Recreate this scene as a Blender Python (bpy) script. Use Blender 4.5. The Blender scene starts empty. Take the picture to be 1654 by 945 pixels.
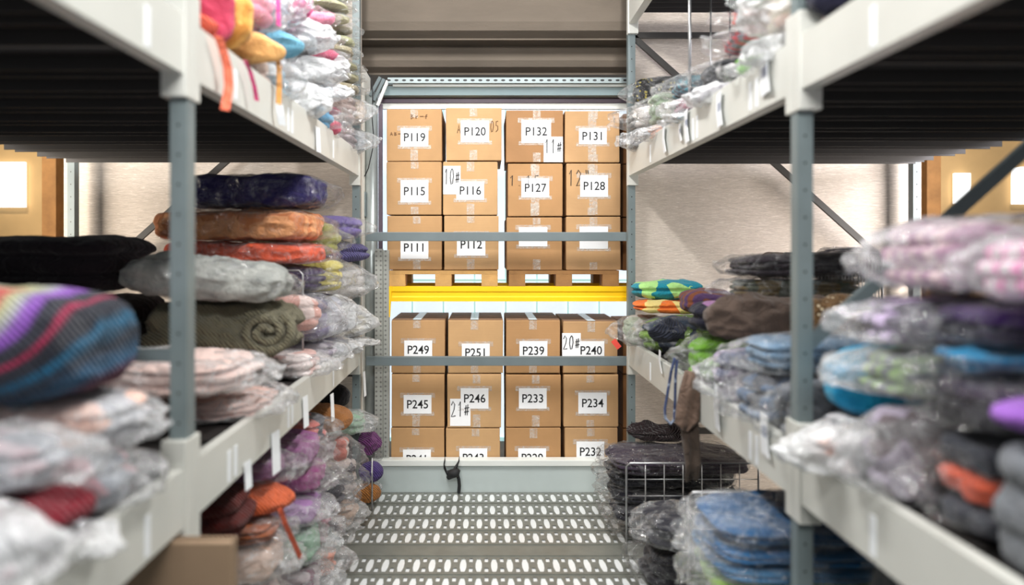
import bpy, math, random
import numpy as np
from mathutils import Vector

# ------------------------------------------------------------------ camera, world, lamps, exposure
SC = bpy.context.scene
COL = SC.collection
F, CX, CY, EYE = 1100.0, 782.0, 402.0, 1.77      # focal length in px, vanishing point, eye height
cam_d = bpy.data.cameras.new('camera')
cam = bpy.data.objects.new('camera', cam_d); COL.objects.link(cam)
cam.location = (0, 0, EYE); cam.rotation_euler = (math.pi/2, 0, 0)
cam_d.sensor_width = 36; cam_d.lens = 36*F/1654
cam_d.shift_x = (827-CX)/1654; cam_d.shift_y = -(472.5-CY)/1654
cam_d.clip_start = 0.05
cam_d.dof.use_dof = True; cam_d.dof.focus_distance = 4.85; cam_d.dof.aperture_fstop = 0.78
SC.camera = cam
SC.view_settings.view_transform = 'Standard'; SC.view_settings.look = 'None'
SC.view_settings.exposure = 0.0; SC.view_settings.gamma = 1; SC.view_settings.use_curve_mapping = False
SC.cycles.transparent_max_bounces = 24
SC.cycles.max_bounces = 8
SC.cycles.sample_clamp_indirect = 6
W = bpy.data.worlds.new('world'); SC.world = W; W.use_nodes = True
W.node_tree.nodes['Background'].inputs[0].default_value = (0.93, 0.97, 1.0, 1)
W.node_tree.nodes['Background'].inputs[1].default_value = 0.4
def lamp(name, loc, rot, sx, sy, power, col):
    d = bpy.data.lights.new(name, 'AREA'); d.shape = 'RECTANGLE'; d.size = sx; d.size_y = sy; d.energy = power; d.color = col
    o = bpy.data.objects.new(name, d); COL.objects.link(o); o.location = loc; o.rotation_euler = rot
    return o
lamp('ceiling_and_fill_light', (0.95, 2.6, 4.45), (0, math.radians(18), 0), 0.22, 1.5, 128, (1, 0.985, 0.96))
lamp('ceiling_and_fill_light', (-0.95, 2.6, 4.45), (0, math.radians(-18), 0), 0.22, 1.5, 128, (1, 0.985, 0.96))
lamp('ceiling_and_fill_light', (0.0, -0.6, 3.7), (math.radians(66), 0, 0), 1.6, 0.4, 122, (1, 0.985, 0.96))  # added front fill from the camera side, evens the light on the boxes
lamp('hall_lamp_light', (-4.6, 5.2, 4.3), (0, 0, 0), 1.0, 0.4, 90, (1, 0.86, 0.66))
lamp('hall_lamp_light', (4.8, 5.2, 4.3), (0, 0, 0), 1.0, 0.4, 80, (1, 0.9, 0.78))
for sx, zc, hz, pw, cl in ((-1, 1.85, 1.0, 54, (1, .89, .75)), (1, 1.85, 1.0, 50, (1, .93, .88)), (1, 3.1, 1.0, 60, (.95, .93, 1)), (-1, 3.1, 1.0, 40, (1, .93, .85)), (1, .75, .7, 42, (1, .88, .74))):
    l_ = lamp('panel_fill_light', (sx*4.3, 3.75, zc), (math.radians(90), 0, math.radians(sx*42)), .9, hz, pw, cl); l_.data.spread = math.radians(120)  # added fill lights without a real window, brighten the end panels

def PX(px, Y): return (px-CX)*Y/F
def PZ(py, Y): return EYE-(py-CY)*Y/F

# ------------------------------------------------------------------ materials
def mat(name):
    m = bpy.data.materials.new(name); m.use_nodes = True
    return m, m.node_tree.nodes, m.node_tree.links, m.node_tree.nodes['Principled BSDF']
def lin(c):
    return tuple(((v/255)/12.92 if v/255 <= .04045 else ((v/255+.055)/1.055)**2.4) for v in c)
def c4(c): return (c[0], c[1], c[2], 1)
def noise(n, l, scale, detail=3, dist=0.0, vec=None, rough=.55):
    t = n.new('ShaderNodeTexNoise'); t.inputs['Scale'].default_value = scale; t.inputs['Detail'].default_value = detail
    t.inputs['Distortion'].default_value = dist; t.inputs['Roughness'].default_value = rough
    if vec is not None: l.new(vec, t.inputs['Vector'])
    return t
def coords(n, l, sc=(1, 1, 1), rot=(0, 0, 0)):
    tc = n.new('ShaderNodeTexCoord'); mp = n.new('ShaderNodeMapping')
    mp.inputs['Scale'].default_value = sc; mp.inputs['Rotation'].default_value = rot
    l.new(tc.outputs['Object'], mp.inputs['Vector']); return mp.outputs['Vector']
def ramp(n, l, src, stops):
    r = n.new('ShaderNodeValToRGB'); e = r.color_ramp.elements
    e[0].position, e[0].color = stops[0][0], c4(stops[0][1]); e[1].position, e[1].color = stops[1][0], c4(stops[1][1])
    for p, c in stops[2:]:
        x = e.new(p); x.color = c4(c)
    l.new(src, r.inputs['Fac']); return r
def bump(n, l, src, strength, dist, bs, prev=None):
    b = n.new('ShaderNodeBump'); b.inputs['Strength'].default_value = strength; b.inputs['Distance'].default_value = dist
    l.new(src, b.inputs['Height'])
    if prev is not None: l.new(prev.outputs['Normal'], b.inputs['Normal'])
    if bs is not None: l.new(b.outputs['Normal'], bs.inputs['Normal'])
    return b
def mth(n, l, op, a, b=None):
    m = n.new('ShaderNodeMath'); m.operation = op
    for i, v in enumerate((a, b)):
        if v is None: continue
        if isinstance(v, (int, float)): m.inputs[i].default_value = v
        else: l.new(v, m.inputs[i])
    return m.outputs[0]

_mc = {}
def paint(name, rgb, rough=.45, metal=0, var=.12, scale=6, bmp=0.0, spec=.5):
    if name in _mc: return _mc[name]
    m, n, l, b = mat(name); c = lin(rgb)
    v = coords(n, l); t = noise(n, l, scale, 4, 0, v)
    r = ramp(n, l, t.outputs['Fac'], [(.3, tuple(x*(1-var) for x in c)), (.7, tuple(min(1, x*(1+var)) for x in c))])
    l.new(r.outputs['Color'], b.inputs['Base Color'])
    b.inputs['Roughness'].default_value = rough; b.inputs['Metallic'].default_value = metal
    b.inputs['Specular IOR Level'].default_value = spec
    if bmp: bump(n, l, noise(n, l, scale*12, 3, 0, v).outputs['Fac'], bmp, .01, b)
    _mc[name] = m; return m

def cloth(rgb, fab='plain', c2=None):
    key = ('cloth', tuple(rgb), fab, c2)
    if key in _mc: return _mc[key]
    m, n, l, b = mat('cloth_'+fab); c = lin(rgb); d = lin(c2) if c2 else tuple(x*.62 for x in c)
    v = coords(n, l)
    big = noise(n, l, 7, 4, .6, v)
    if fab in ('plain', 'knit', 'fuzzy'):
        r = ramp(n, l, big.outputs['Fac'], [(.32, d if c2 else tuple(x*.78 for x in c)), (.62, c)])
        l.new(r.outputs['Color'], b.inputs['Base Color'])
    elif fab == 'stripe':
        w = n.new('ShaderNodeTexWave'); w.bands_direction = 'Y'; w.inputs['Scale'].default_value = 6; w.inputs['Distortion'].default_value = 2.0
        w.inputs['Detail'].default_value = 1; l.new(v, w.inputs['Vector'])
        r = ramp(n, l, w.outputs['Fac'], [(.45, c), (.55, d)]); l.new(r.outputs['Color'], b.inputs['Base Color'])
    elif fab == 'patch':
        vo = n.new('ShaderNodeTexVoronoi'); vo.inputs['Scale'].default_value = 11; l.new(v, vo.inputs['Vector'])
        s = n.new('ShaderNodeSeparateColor'); l.new(vo.outputs['Color'], s.inputs[0])
        r = ramp(n, l, s.outputs[0], [(.5, c), (.55, d)]); r.color_ramp.interpolation = 'CONSTANT'
        l.new(r.outputs['Color'], b.inputs['Base Color'])
    elif fab == 'rainbow':                       # crocheted rings of colour round the roll
        g = n.new('ShaderNodeTexCoord'); mp = n.new('ShaderNodeMapping'); l.new(g.outputs['Generated'], mp.inputs['Vector'])
        mp.inputs['Location'].default_value = (-.62, -.02, -.49); mp.inputs['Scale'].default_value = (1, .25, .58)
        ln = n.new('ShaderNodeVectorMath'); ln.operation = 'LENGTH'; l.new(mp.outputs['Vector'], ln.inputs[0])
        st = [(.0, (250, 112, 108)), (.10, (250, 120, 112)), (.13, (226, 226, 176)), (.17, (206, 208, 214)), (.20, (176, 120, 224)), (.235, (150, 90, 200)), (.255, (66, 68, 80)), (.30, (58, 60, 72)),
              (.315, (190, 44, 90)), (.335, (50, 52, 64)), (.38, (40, 44, 56)), (.40, (28, 104, 142)), (.44, (40, 44, 58)), (.50, (24, 90, 130)), (.54, (100, 20, 50)), (.58, (40, 42, 54))]
        r = ramp(n, l, ln.outputs['Value'], [(p, lin(k)) for p, k in st])
        l.new(r.outputs['Color'], b.inputs['Base Color'])
    elif fab == 'print':
        vo = n.new('ShaderNodeTexVoronoi'); vo.inputs['Scale'].default_value = 34; l.new(v, vo.inputs['Vector'])
        r = ramp(n, l, vo.outputs['Distance'], [(.2, d), (.3, c), (.42, tuple(x*.5 for x in c)), (.52, c)]); l.new(r.outputs['Color'], b.inputs['Base Color'])
    b.inputs['Roughness'].default_value = .92; b.inputs['Specular IOR Level'].default_value = .15
    b.inputs['Sheen Weight'].default_value = .15
    w1 = bump(n, l, noise(n, l, 16, 4, 1.2, v).outputs['Fac'], .7, .03, None)
    if fab == 'knit' or fab == 'rainbow':
        w = n.new('ShaderNodeTexWave'); w.bands_direction = 'DIAGONAL'; w.inputs['Scale'].default_value = 32; w.inputs['Distortion'].default_value = 3.0
        w.inputs['Detail Scale'].default_value = .6; l.new(v, w.inputs['Vector'])
        bump(n, l, w.outputs['Fac'], .9, .012, b, w1)
    elif fab == 'fuzzy':
        bump(n, l, noise(n, l, 160, 2, 0, v).outputs['Fac'], .9, .01, b, w1)
    else:
        bump(n, l, noise(n, l, 60, 2, .5, v).outputs['Fac'], .25, .006, b, w1)
    _mc[key] = m; return m

def plastic(kind):
    key = ('bag', kind)
    if key in _mc: return _mc[key]
    m, n, l, b = mat('plastic_film_'+kind)
    base, edge, crease = {'clear': (.03, .16, .16), 'milky': (.16, .30, .18), 'white': (.46, .25, .2), 'gloss': (.0, .07, .10)}[kind]
    v = coords(n, l)
    nz = noise(n, l, 5.5, 5, 1.8, v, .55)
    rid = mth(n, l, 'ABSOLUTE', mth(n, l, 'SUBTRACT', nz.outputs['Fac'], .5))
    mask = ramp(n, l, rid, [(.0, (1, 1, 1)), (.035, (0, 0, 0))])
    lw = n.new('ShaderNodeLayerWeight'); lw.inputs['Blend'].default_value = .3
    f = mth(n, l, 'ADD', mth(n, l, 'MULTIPLY', lw.outputs['Facing'], edge), base)
    f = mth(n, l, 'ADD', f, mth(n, l, 'MULTIPLY', mask.outputs['Color'], crease))
    cl = n.new('ShaderNodeClamp'); l.new(f, cl.inputs[0])
    b.inputs['Base Color'].default_value = (.93, .95, .97, 1); b.inputs['Roughness'].default_value = .2
    b.inputs['Specular IOR Level'].default_value = .7
    vo = n.new('ShaderNodeTexVoronoi'); vo.inputs['Scale'].default_value = 13
    va = n.new('ShaderNodeVectorMath'); va.operation = 'MULTIPLY_ADD'; l.new(nz.outputs['Color'], va.inputs[0]); va.inputs[1].default_value = (.16, .16, .16); l.new(v, va.inputs[2]); l.new(va.outputs[0], vo.inputs['Vector'])
    b0 = bump(n, l, nz.outputs['Fac'], .8, .03, None)
    b1 = bump(n, l, vo.outputs['Distance'], .9, .045, b, b0)
    tr = n.new('ShaderNodeBsdfTransparent'); gl = n.new('ShaderNodeBsdfGlossy'); gl.inputs['Roughness'].default_value = .075
    l.new(b1.outputs['Normal'], gl.inputs['Normal'])
    mx = n.new('ShaderNodeMixShader'); l.new(cl.outputs[0], mx.inputs[0]); l.new(tr.outputs[0], mx.inputs[1]); l.new(b.outputs[0], mx.inputs[2])
    fr = n.new('ShaderNodeFresnel'); fr.inputs['IOR'].default_value = 1.45
    ff = mth(n, l, 'MINIMUM', mth(n, l, 'ADD', mth(n, l, 'MULTIPLY', fr.outputs[0], .6), .02), .3)
    m2 = n.new('ShaderNodeMixShader'); l.new(ff, m2.inputs[0]); l.new(mx.outputs[0], m2.inputs[1]); l.new(gl.outputs[0], m2.inputs[2])
    l.new(m2.outputs[0], n['Material Output'].inputs['Surface'])
    _mc[key] = m; return m

def perforated(name, rgb, pitch, rad, axis=2, rough=.4, metal=.0, across=0.0, stretch=1.0, rows=0.0, hole_rgb=(.008, .008, .009)):
    """painted steel with a row of punched round holes along one axis"""
    m, n, l, b = mat(name); c = lin(rgb)
    tc = n.new('ShaderNodeTexCoord'); s = n.new('ShaderNodeSeparateXYZ'); l.new(tc.outputs['Object'], s.inputs[0])
    z = mth(n, l, 'SUBTRACT', mth(n, l, 'PINGPONG', s.outputs[axis], pitch/2), pitch/2)
    x = mth(n, l, 'SUBTRACT', s.outputs[0 if axis == 2 else 2], across)
    if rows: x = mth(n, l, 'SUBTRACT', mth(n, l, 'PINGPONG', x, rows), rows)
    if stretch != 1: z = mth(n, l, 'MULTIPLY', z, stretch)
    d = mth(n, l, 'SQRT', mth(n, l, 'ADD', mth(n, l, 'MULTIPLY', z, z), mth(n, l, 'MULTIPLY', x, x)))
    hole = mth(n, l, 'LESS_THAN', d, rad)
    t = noise(n, l, 5, 4, 0, tc.outputs['Object'])
    r = ramp(n, l, t.outputs['Fac'], [(.3, tuple(v*.88 for v in c)), (.7, tuple(v*1.1 for v in c))])
    mx = n.new('ShaderNodeMix'); mx.data_type = 'RGBA'; l.new(hole, mx.inputs['Factor'])
    l.new(r.outputs['Color'], mx.inputs['A']); mx.inputs['B'].default_value = c4(hole_rgb)
    l.new(mx.outputs['Result'], b.inputs['Base Color']); b.inputs['Roughness'].default_value = rough; b.inputs['Metallic'].default_value = metal
    return m

M_POST = perforated('slate_grey_steel', (112, 124, 126), .087, .0042)
M_GALV = perforated('punched_zinc', (176, 178, 172), .034, .0075, rough=.42, metal=.3, across=-.0175, rows=.016, hole_rgb=(.22, .22, .21))
M_SLOT = perforated('slotted_zinc', (135, 146, 148), .056, .0075, axis=0, rough=.4, metal=.3, across=.008, stretch=.5)
M_BEAM = paint('light_grey_steel', (203, 204, 198), .38, 0, .05, 3)
M_SLATE = paint('slate_paint', (104, 115, 118), .42, 0, .08, 5)
M_BRACE = paint('brown_grey_steel', (60, 58, 56), .5, 0, .08, 5)
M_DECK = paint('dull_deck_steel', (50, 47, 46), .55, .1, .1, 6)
M_YELLOW = paint('yellow_paint', (250, 200, 5), .4, 0, .05, 4)
M_CARD = None
M_PAPER = paint('white_paper', (245, 246, 248), .7, 0, .015, 8)
M_INK = paint('black_ink', (25, 25, 28), .7, 0, .05, 8)
M_TAG = paint('tag_card', (236, 240, 244), .5, 0, .03, 8)
M_WIRE = paint('zinc_wire', (165, 166, 168), .3, .7, .05, 8)
M_ZINC = paint('galvanised_sheet', (176, 184, 184), .34, .45, .10, 10)
M_KICK = paint('pale_grey_sheet', (186, 197, 196), .3, .15, .05, 2)
M_LEDGE = paint('pale_ledge', (222, 226, 222), .35, 0, .03, 3)
M_WOOD = paint('pallet_wood', (196, 152, 92), .75, 0, .18, 9, .2)
M_WOODD = paint('brown_wood', (150, 108, 62), .75, 0, .18, 9, .2)
M_BLACK = paint('black_webbing', (22, 23, 26), .7, 0, .1, 20)

def card_mat(rgb):
    key = ('card', rgb)
    if key in _mc: return _mc[key]
    m, n, l, b = mat('cardboard'); c = lin(rgb)
    v = coords(n, l, (1, 1, 1)); t = noise(n, l, 3, 5, .4, v)
    r = ramp(n, l, t.outputs['Fac'], [(.3, tuple(x*.86 for x in c)), (.7, tuple(x*1.08 for x in c))]); l.new(r.outputs['Color'], b.inputs['Base Color'])
    b.inputs['Roughness'].default_value = .72; b.inputs['Specular IOR Level'].default_value = .3
    v2 = coords(n, l, (1, 1, 60)); bump(n, l, noise(n, l, 4, 2, 0, v2).outputs['Fac'], .15, .004, b)
    _mc[key] = m; return m
def tape_mat():
    if 'tape' in _mc: return _mc['tape']
    m, n, l, b = mat('clear_tape'); b.inputs['Base Color'].default_value = (.80, .74, .66, 1); b.inputs['Roughness'].default_value = .15
    tr = n.new('ShaderNodeBsdfTransparent'); mx = n.new('ShaderNodeMixShader')
    t = noise(n, l, 40, 3, 1.0, coords(n, l)); f = ramp(n, l, t.outputs['Fac'], [(.4, (.12,)*3), (.7, (.5,)*3)])
    bump(n, l, t.outputs['Fac'], .4, .01, b)
    l.new(f.outputs['Color'], mx.inputs[0]); l.new(tr.outputs[0], mx.inputs[1]); l.new(b.outputs[0], mx.inputs[2])
    l.new(mx.outputs[0], n['Material Output'].inputs['Surface']); _mc['tape'] = m; return m
def concrete():
    m, n, l, b = mat('concrete'); v = coords(n, l, (.35, 1, 1)); t = noise(n, l, 3, 6, .3, v); c = lin((108, 98, 87))
    r = ramp(n, l, t.outputs['Fac'], [(.3, tuple(x*.72 for x in c)), (.7, tuple(x*1.1 for x in c))]); l.new(r.outputs['Color'], b.inputs['Base Color'])
    b.inputs['Roughness'].default_value = .85; bump(n, l, noise(n, l, 60, 3, 0, v).outputs['Fac'], .2, .01, b); return m
def sheet():
    """scratched beige film-faced panel"""
    m, n, l, b = mat('scratched_sheen_panel'); v = coords(n, l, (3.0, 1, 60), (0, .12, 0))
    t = noise(n, l, 3, 5, 2.2, v, .7); c = lin((206, 194, 182))
    r = ramp(n, l, t.outputs['Fac'], [(.36, tuple(x*.72 for x in c)), (.56, c), (.72, lin((244, 238, 232)))]); l.new(r.outputs['Color'], b.inputs['Base Color'])  # pale streaks in the colour stand in for sheen along the scratches
    b.inputs['Roughness'].default_value = .36
    bump(n, l, t.outputs['Fac'], .5, .02, b); return m
M_CONC = concrete(); M_SHEET = sheet()

# ------------------------------------------------------------------ mesh helpers
class MB:
    def __init__(s): s.v = []; s.f = []
    def add(s, v, f):
        o = len(s.v); s.v += [tuple(p) for p in v]; s.f += [tuple(i+o for i in q) for q in f]; return s
    def box(s, x0, x1, y0, y1, z0, z1, bev=0.0):
        if bev <= 0:
            v = [(x, y, z) for x in (x0, x1) for y in (y0, y1) for z in (z0, z1)]
            return s.add(v, [(0, 1, 3, 2), (4, 6, 7, 5), (0, 4, 5, 1), (2, 3, 7, 6), (0, 2, 6, 4), (1, 5, 7, 3)])
        import bmesh
        bm = bmesh.new(); bmesh.ops.create_cube(bm, size=1)
        for p in bm.verts: p.co = Vector(((x0+x1)/2+p.co.x*(x1-x0), (y0+y1)/2+p.co.y*(y1-y0), (z0+z1)/2+p.co.z*(z1-z0)))
        bmesh.ops.bevel(bm, geom=bm.edges[:], offset=bev, segments=2, affect='EDGES', profile=.6)
        bm.verts.index_update(); s.add([p.co[:] for p in bm.verts], [[p.index for p in f.verts] for f in bm.faces]); bm.free(); return s
    def bar(s, a, b, w, d, up=(0, 1, 0)):
        a, b = Vector(a), Vector(b); t = (b-a).normalized(); u = Vector(up); u = (u-t*u.dot(t)).normalized(); r = t.cross(u)
        v = [p+r*(i*w/2)+u*(j*d/2) for p in (a, b) for i, j in ((-1, -1), (1, -1), (1, 1), (-1, 1))]
        return s.add(v, [(3, 2, 1, 0), (4, 5, 6, 7), (0, 1, 5, 4), (1, 2, 6, 5), (2, 3, 7, 6), (3, 0, 4, 7)])
    def tube(s, pts, r, k=8):
        pts = [Vector(p) for p in pts]; n = len(pts); V = []; u = None
        for i, p in enumerate(pts):
            t = (pts[min(i+1, n-1)]-pts[max(i-1, 0)]).normalized()
            if u is None: u = t.orthogonal().normalized()
            u = (u-t*u.dot(t)).normalized(); w = t.cross(u); rr = r[i] if isinstance(r, (list, tuple)) else r
            V += [p+(u*math.cos(2*math.pi*j/k)+w*math.sin(2*math.pi*j/k))*rr for j in range(k)]
        Fc = [(i*k+j, i*k+(j+1) % k, (i+1)*k+(j+1) % k, (i+1)*k+j) for i in range(n-1) for j in range(k)]
        Fc += [tuple(range(k-1, -1, -1)), tuple((n-1)*k+j for j in range(k))]
        return s.add(V, Fc)
    def ribbon(s, pts, w, side=(1, 0, 0), th=.003):
        """flat strip of width w (or list) along pts, with thickness"""
        pts = [Vector(p) for p in pts]; sd = Vector(side).normalized(); n = len(pts); V = []
        for i, p in enumerate(pts):
            t = (pts[min(i+1, n-1)]-pts[max(i-1, 0)]).normalized(); nn = t.cross(sd)
            nn = nn.normalized() if nn.length > 1e-6 else Vector((0, 1, 0)); ww = w[i] if isinstance(w, (list, tuple)) else w
            V += [p-sd*ww/2-nn*th/2, p+sd*ww/2-nn*th/2, p+sd*ww/2+nn*th/2, p-sd*ww/2+nn*th/2]
        Fc = [(i*4+j, i*4+(j+1) % 4, i*4+4+(j+1) % 4, i*4+4+j) for i in range(n-1) for j in range(4)]
        Fc += [(3, 2, 1, 0), tuple((n-1)*4+j for j in range(4))]
        return s.add(V, Fc)
    def prof(s, pts, x0, x1):
        """open profile in (y, z) extruded along x"""
        n = len(pts); V = [(x, y, z) for x in (x0, x1) for y, z in pts]
        return s.add(V, [(i, i+1, n+i+1, n+i) for i in range(n-1)])
    def build(s, name, m, parent=None, loc=None, smooth=False):
        me = bpy.data.meshes.new(name); me.from_pydata([tuple(p) for p in s.v], [], s.f); me.materials.append(m); me.update()
        o = bpy.data.objects.new(name, me); COL.objects.link(o)
        if parent is not None: o.parent = parent
        if loc is not None: o.location = loc
        if smooth:
            me.polygons.foreach_set('use_smooth', [True]*len(me.polygons))
        return o
def tag(o, label, cat, group=None):
    o['label'] = label; o['category'] = cat
    if group: o['group'] = group
    return o
def struct(o): o['kind'] = 'structure'; return o
def thing(name, label, cat, loc=(0, 0, 0), rz=0.0, group=None, tilt=(0, 0)):
    o = bpy.data.objects.new(name, None); COL.objects.link(o); o.location = loc; o.rotation_euler = (tilt[0], tilt[1], rz); o.empty_display_size = .05
    return tag(o, label, cat, group)

# ---- numpy noise + soft bodies
def _hash(ix, iy, iz, seed):
    h = (ix*374761393+iy*668265263+iz*1440662683+seed*974711) & 0xffffffff
    h = ((h ^ (h >> 13))*1274126177) & 0xffffffff
    return ((h ^ (h >> 16)) & 0xffff)/65535.0
def vnoise(P, seed):
    I = np.floor(P).astype(np.int64); f = P-I; f = f*f*(3-2*f); r = 0
    for dx in (0, 1):
        for dy in (0, 1):
            for dz in (0, 1):
                wgt = (f[:, 0] if dx else 1-f[:, 0])*(f[:, 1] if dy else 1-f[:, 1])*(f[:, 2] if dz else 1-f[:, 2])
                r = r+wgt*_hash(I[:, 0]+dx, I[:, 1]+dy, I[:, 2]+dz, seed)
    return r
def fbm(P, seed, o=3):
    a, r, t = 1.0, 0, 0
    for i in range(o): r = r+a*vnoise(P*(2**i), seed+i*17); t += a; a *= .5
    return r/t
def ridge(P, seed, o=2):
    a, r, t = 1.0, 0, 0
    for i in range(o): r = r+a*(1-np.abs(2*vnoise(P*(2**i)+7.3, seed+i*31)-1)*2); t += a; a *= .5
    return r/t
_cube = {}
def cube_grid(N):
    if N in _cube: return _cube[N]
    idx, V, Fc = {}, [], []
    def vid(a):
        if a not in idx: idx[a] = len(V); V.append(a)
        return idx[a]
    for ax in range(3):
        for sg in (0, N):
            for i in range(N):
                for j in range(N):
                    q = []
                    for di, dj in ((0, 0), (1, 0), (1, 1), (0, 1)):
                        a = [0, 0, 0]; a[ax] = sg; a[(ax+1) % 3] = i+di; a[(ax+2) % 3] = j+dj; q.append(vid(tuple(a)))
                    Fc.append(tuple(q if sg else q[::-1]))
    A = np.array(V, float)/N*2-1; A = np.tan(A*math.pi/4*.92)/math.tan(math.pi/4*.92)
    _cube[N] = (A, Fc); return _cube[N]
def sstep(a, b, x):
    t = np.clip((x-a)/(b-a), 0, 1); return t*t*(3-2*t)
def soft(L, Wd, H, N=16, n=4.0, seed=1, wr=.012, freq=9.0, layers=1, groove=.10, flare=0.0, flat=True):
    q, Fc = cube_grid(N)
    r = (np.abs(q)**n).sum(1)**(-1/n); u = q*r[:, None]
    d = np.array([L/2, Wd/2, H/2]); P = u*d
    nr = np.sign(u)*np.abs(u)**(n-1)/d; nr /= np.linalg.norm(nr, axis=1)[:, None]+1e-9
    if layers > 1:
        t = (u[:, 2]+1)/2*layers; k = np.clip(np.round(t), 1, layers-1); g = np.exp(-((t-k)/.16)**2)
        lay = np.clip(np.floor(t), 0, layers-1).astype(int); rng = random.Random(seed)
        jx = np.array([rng.uniform(-.03, .03) for _ in range(layers)])[lay]; jy = np.array([rng.uniform(-.03, .03) for _ in range(layers)])[lay]
        gx = np.minimum(.035/L*2, groove)*g
        P[:, 0] = P[:, 0]*(1-gx)+jx*L*(1-g); P[:, 1] = P[:, 1]*(1-np.minimum(.03/Wd*2, groove)*g)+jy*Wd*(1-g)
    sc = np.array([freq*.7, freq, freq*1.2])
    disp = wr*(fbm(P*sc, seed, 3)-.5)*2.2+wr*.9*(ridge(P*sc*1.3, seed+5, 2)-.4)
    P = P+nr*disp[:, None]
    P[:, 2] += .18*H*(fbm(np.c_[P[:, :2]*4, P[:, :1]*0], seed+9, 2)-.5)*sstep(-.6, .6, u[:, 2])   # slumped top
    if flare > 0:
        s = sstep(.78, 1.0, u[:, 0]); P[:, 0] += flare*s*(.2+1.1*fbm(P*np.array([6, 13, 16]), seed+3, 2))
        P[:, 2] *= (1-.35*s); P[:, 1] *= (1-.15*s)
        P[:, 2] += s*.05*(fbm(P*26, seed+11, 2)-.6); P[:, 1] += s*.035*(fbm(P*22, seed+12, 2)-.5)
    if flat: P[:, 2] = np.maximum(P[:, 2], -H/2)
    P[:, 2] += H/2
    return P, Fc
def soft_obj(name, m, parent, off=(0, 0, 0), **k):
    P, Fc = soft(**k); P = P+np.array(off)
    me = bpy.data.meshes.new(name); me.from_pydata(P.tolist(), [], Fc); me.materials.append(m)
    me.polygons.foreach_set('use_smooth', [True]*len(Fc)); me.update()
    o = bpy.data.objects.new(name, me); COL.objects.link(o); o.parent = parent; return o

# ------------------------------------------------------------------ the room
# punched steel floor planks: every plank a sheet with hexagonal and small square holes
def floor_planks():
    mb = MB(); X0, X1 = -3.1, 3.3; p = .087
    ys = [4.737+.21, 4.737, 4.507, 4.279, 4.073]
    def sheet_with_holes(y1, y0):
        D = y1-y0; e = .018
        # cell template (u across in x, v in y): outer cell with a hex and two squares
        nx = int((X1-X0)/p)
        for i in range(nx):
            x = X0+i*p; cen = x+p*.28
            hw, hl = .0185, D*.37; cy = (y0+y1)/2
            hexp = [(cen-hw*.55, cy-hl), (cen+hw*.55, cy-hl), (cen+hw, cy-hl*.35), (cen+hw, cy+hl*.35), (cen+hw*.55, cy+hl), (cen-hw*.55, cy+hl), (cen-hw, cy+hl*.35), (cen-hw, cy-hl*.35)]
            xm = x+p*.56
            out = [(x, y0), (xm, y0), (xm, y0+D*.3), (xm, y0+D*.7), (xm, y1), (x, y1), (x, y0+D*.7), (x, y0+D*.3)]
            V = [(a, b, 0) for a, b in out]+[(a, b, 0) for a, b in hexp]+[(a, b, -.006) for a, b in hexp]
            mb.add(V, [(k, (k+1) % 8, 8+(k+1) % 8, 8+k) for k in range(8)]+[(8+k, 8+(k+1) % 8, 16+(k+1) % 8, 16+k) for k in range(8)])
            xa, xb = xm, x+p
            sx = .0105; c2 = (xa+xb)/2
            yb = [y0, y0+D*.12, y0+D*.33, y0+D*.67, y0+D*.88, y1]
            xs = [xa, c2-sx, c2+sx, xb]
            for j in range(5):
                for k in range(3):
                    if k == 1 and j in (1, 3): continue
                    mb.add([(xs[k], yb[j], 0), (xs[k+1], yb[j], 0), (xs[k+1], yb[j+1], 0), (xs[k], yb[j+1], 0)], [(0, 1, 2, 3)])
    def seam(y, w=.012):
        mb.prof([(y-w/2, 0), (y-w/2, .006), (y+w/2, .006), (y+w/2, 0)], X0, X1)
    rows = [(4.947, 4.743), (4.731, 4.513), (4.501, 4.285), (4.273, 4.079), (3.919, 3.706), (3.694, 3.482), (3.47, 3.258), (3.09, 2.88)]
    for a, b in rows: sheet_with_holes(a, b)
    for a, b in ((4.067, 3.931), (3.246, 3.102)):
        mb.prof([(b, 0), (a, 0)], X0, X1)
    for y in (4.737, 4.507, 4.279, 4.073, 3.925, 3.70, 3.476, 3.252, 3.096): seam(y)
    mb.prof([(-1.5, 0), (2.88, 0)], X0, X1)
    return mb
M_FLOORZ = paint('zinc_planks', (128, 130, 123), .34, .35, .10, 14)
struct(floor_planks().build('floor', M_FLOORZ))
struct(MB().box(-3.1, 3.3, 2.6, 4.95, -.06, -.006).build('floor_glint_pan', paint('lamp_glint_white', (236, 240, 241), .25, .2, .05, 5)))  # added pan, near-white to stand in for lamp reflections in the holes
struct(MB().box(-6.5, 6.5, -2, 9.5, -.5, -.45).build('floor_slab', M_CONC))
struct(MB().box(-3.1, 3.4, 4.97, 6.6, -.1, .05).build('floor_dock', M_CONC))
struct(MB().box(-6.5, -3.0, -1.5, 9.4, -.1, .0).build('floor_left', M_CONC))
struct(MB().box(3.2, 6.5, -1.5, 9.4, -.1, .0).build('floor_right', M_CONC))
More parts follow.
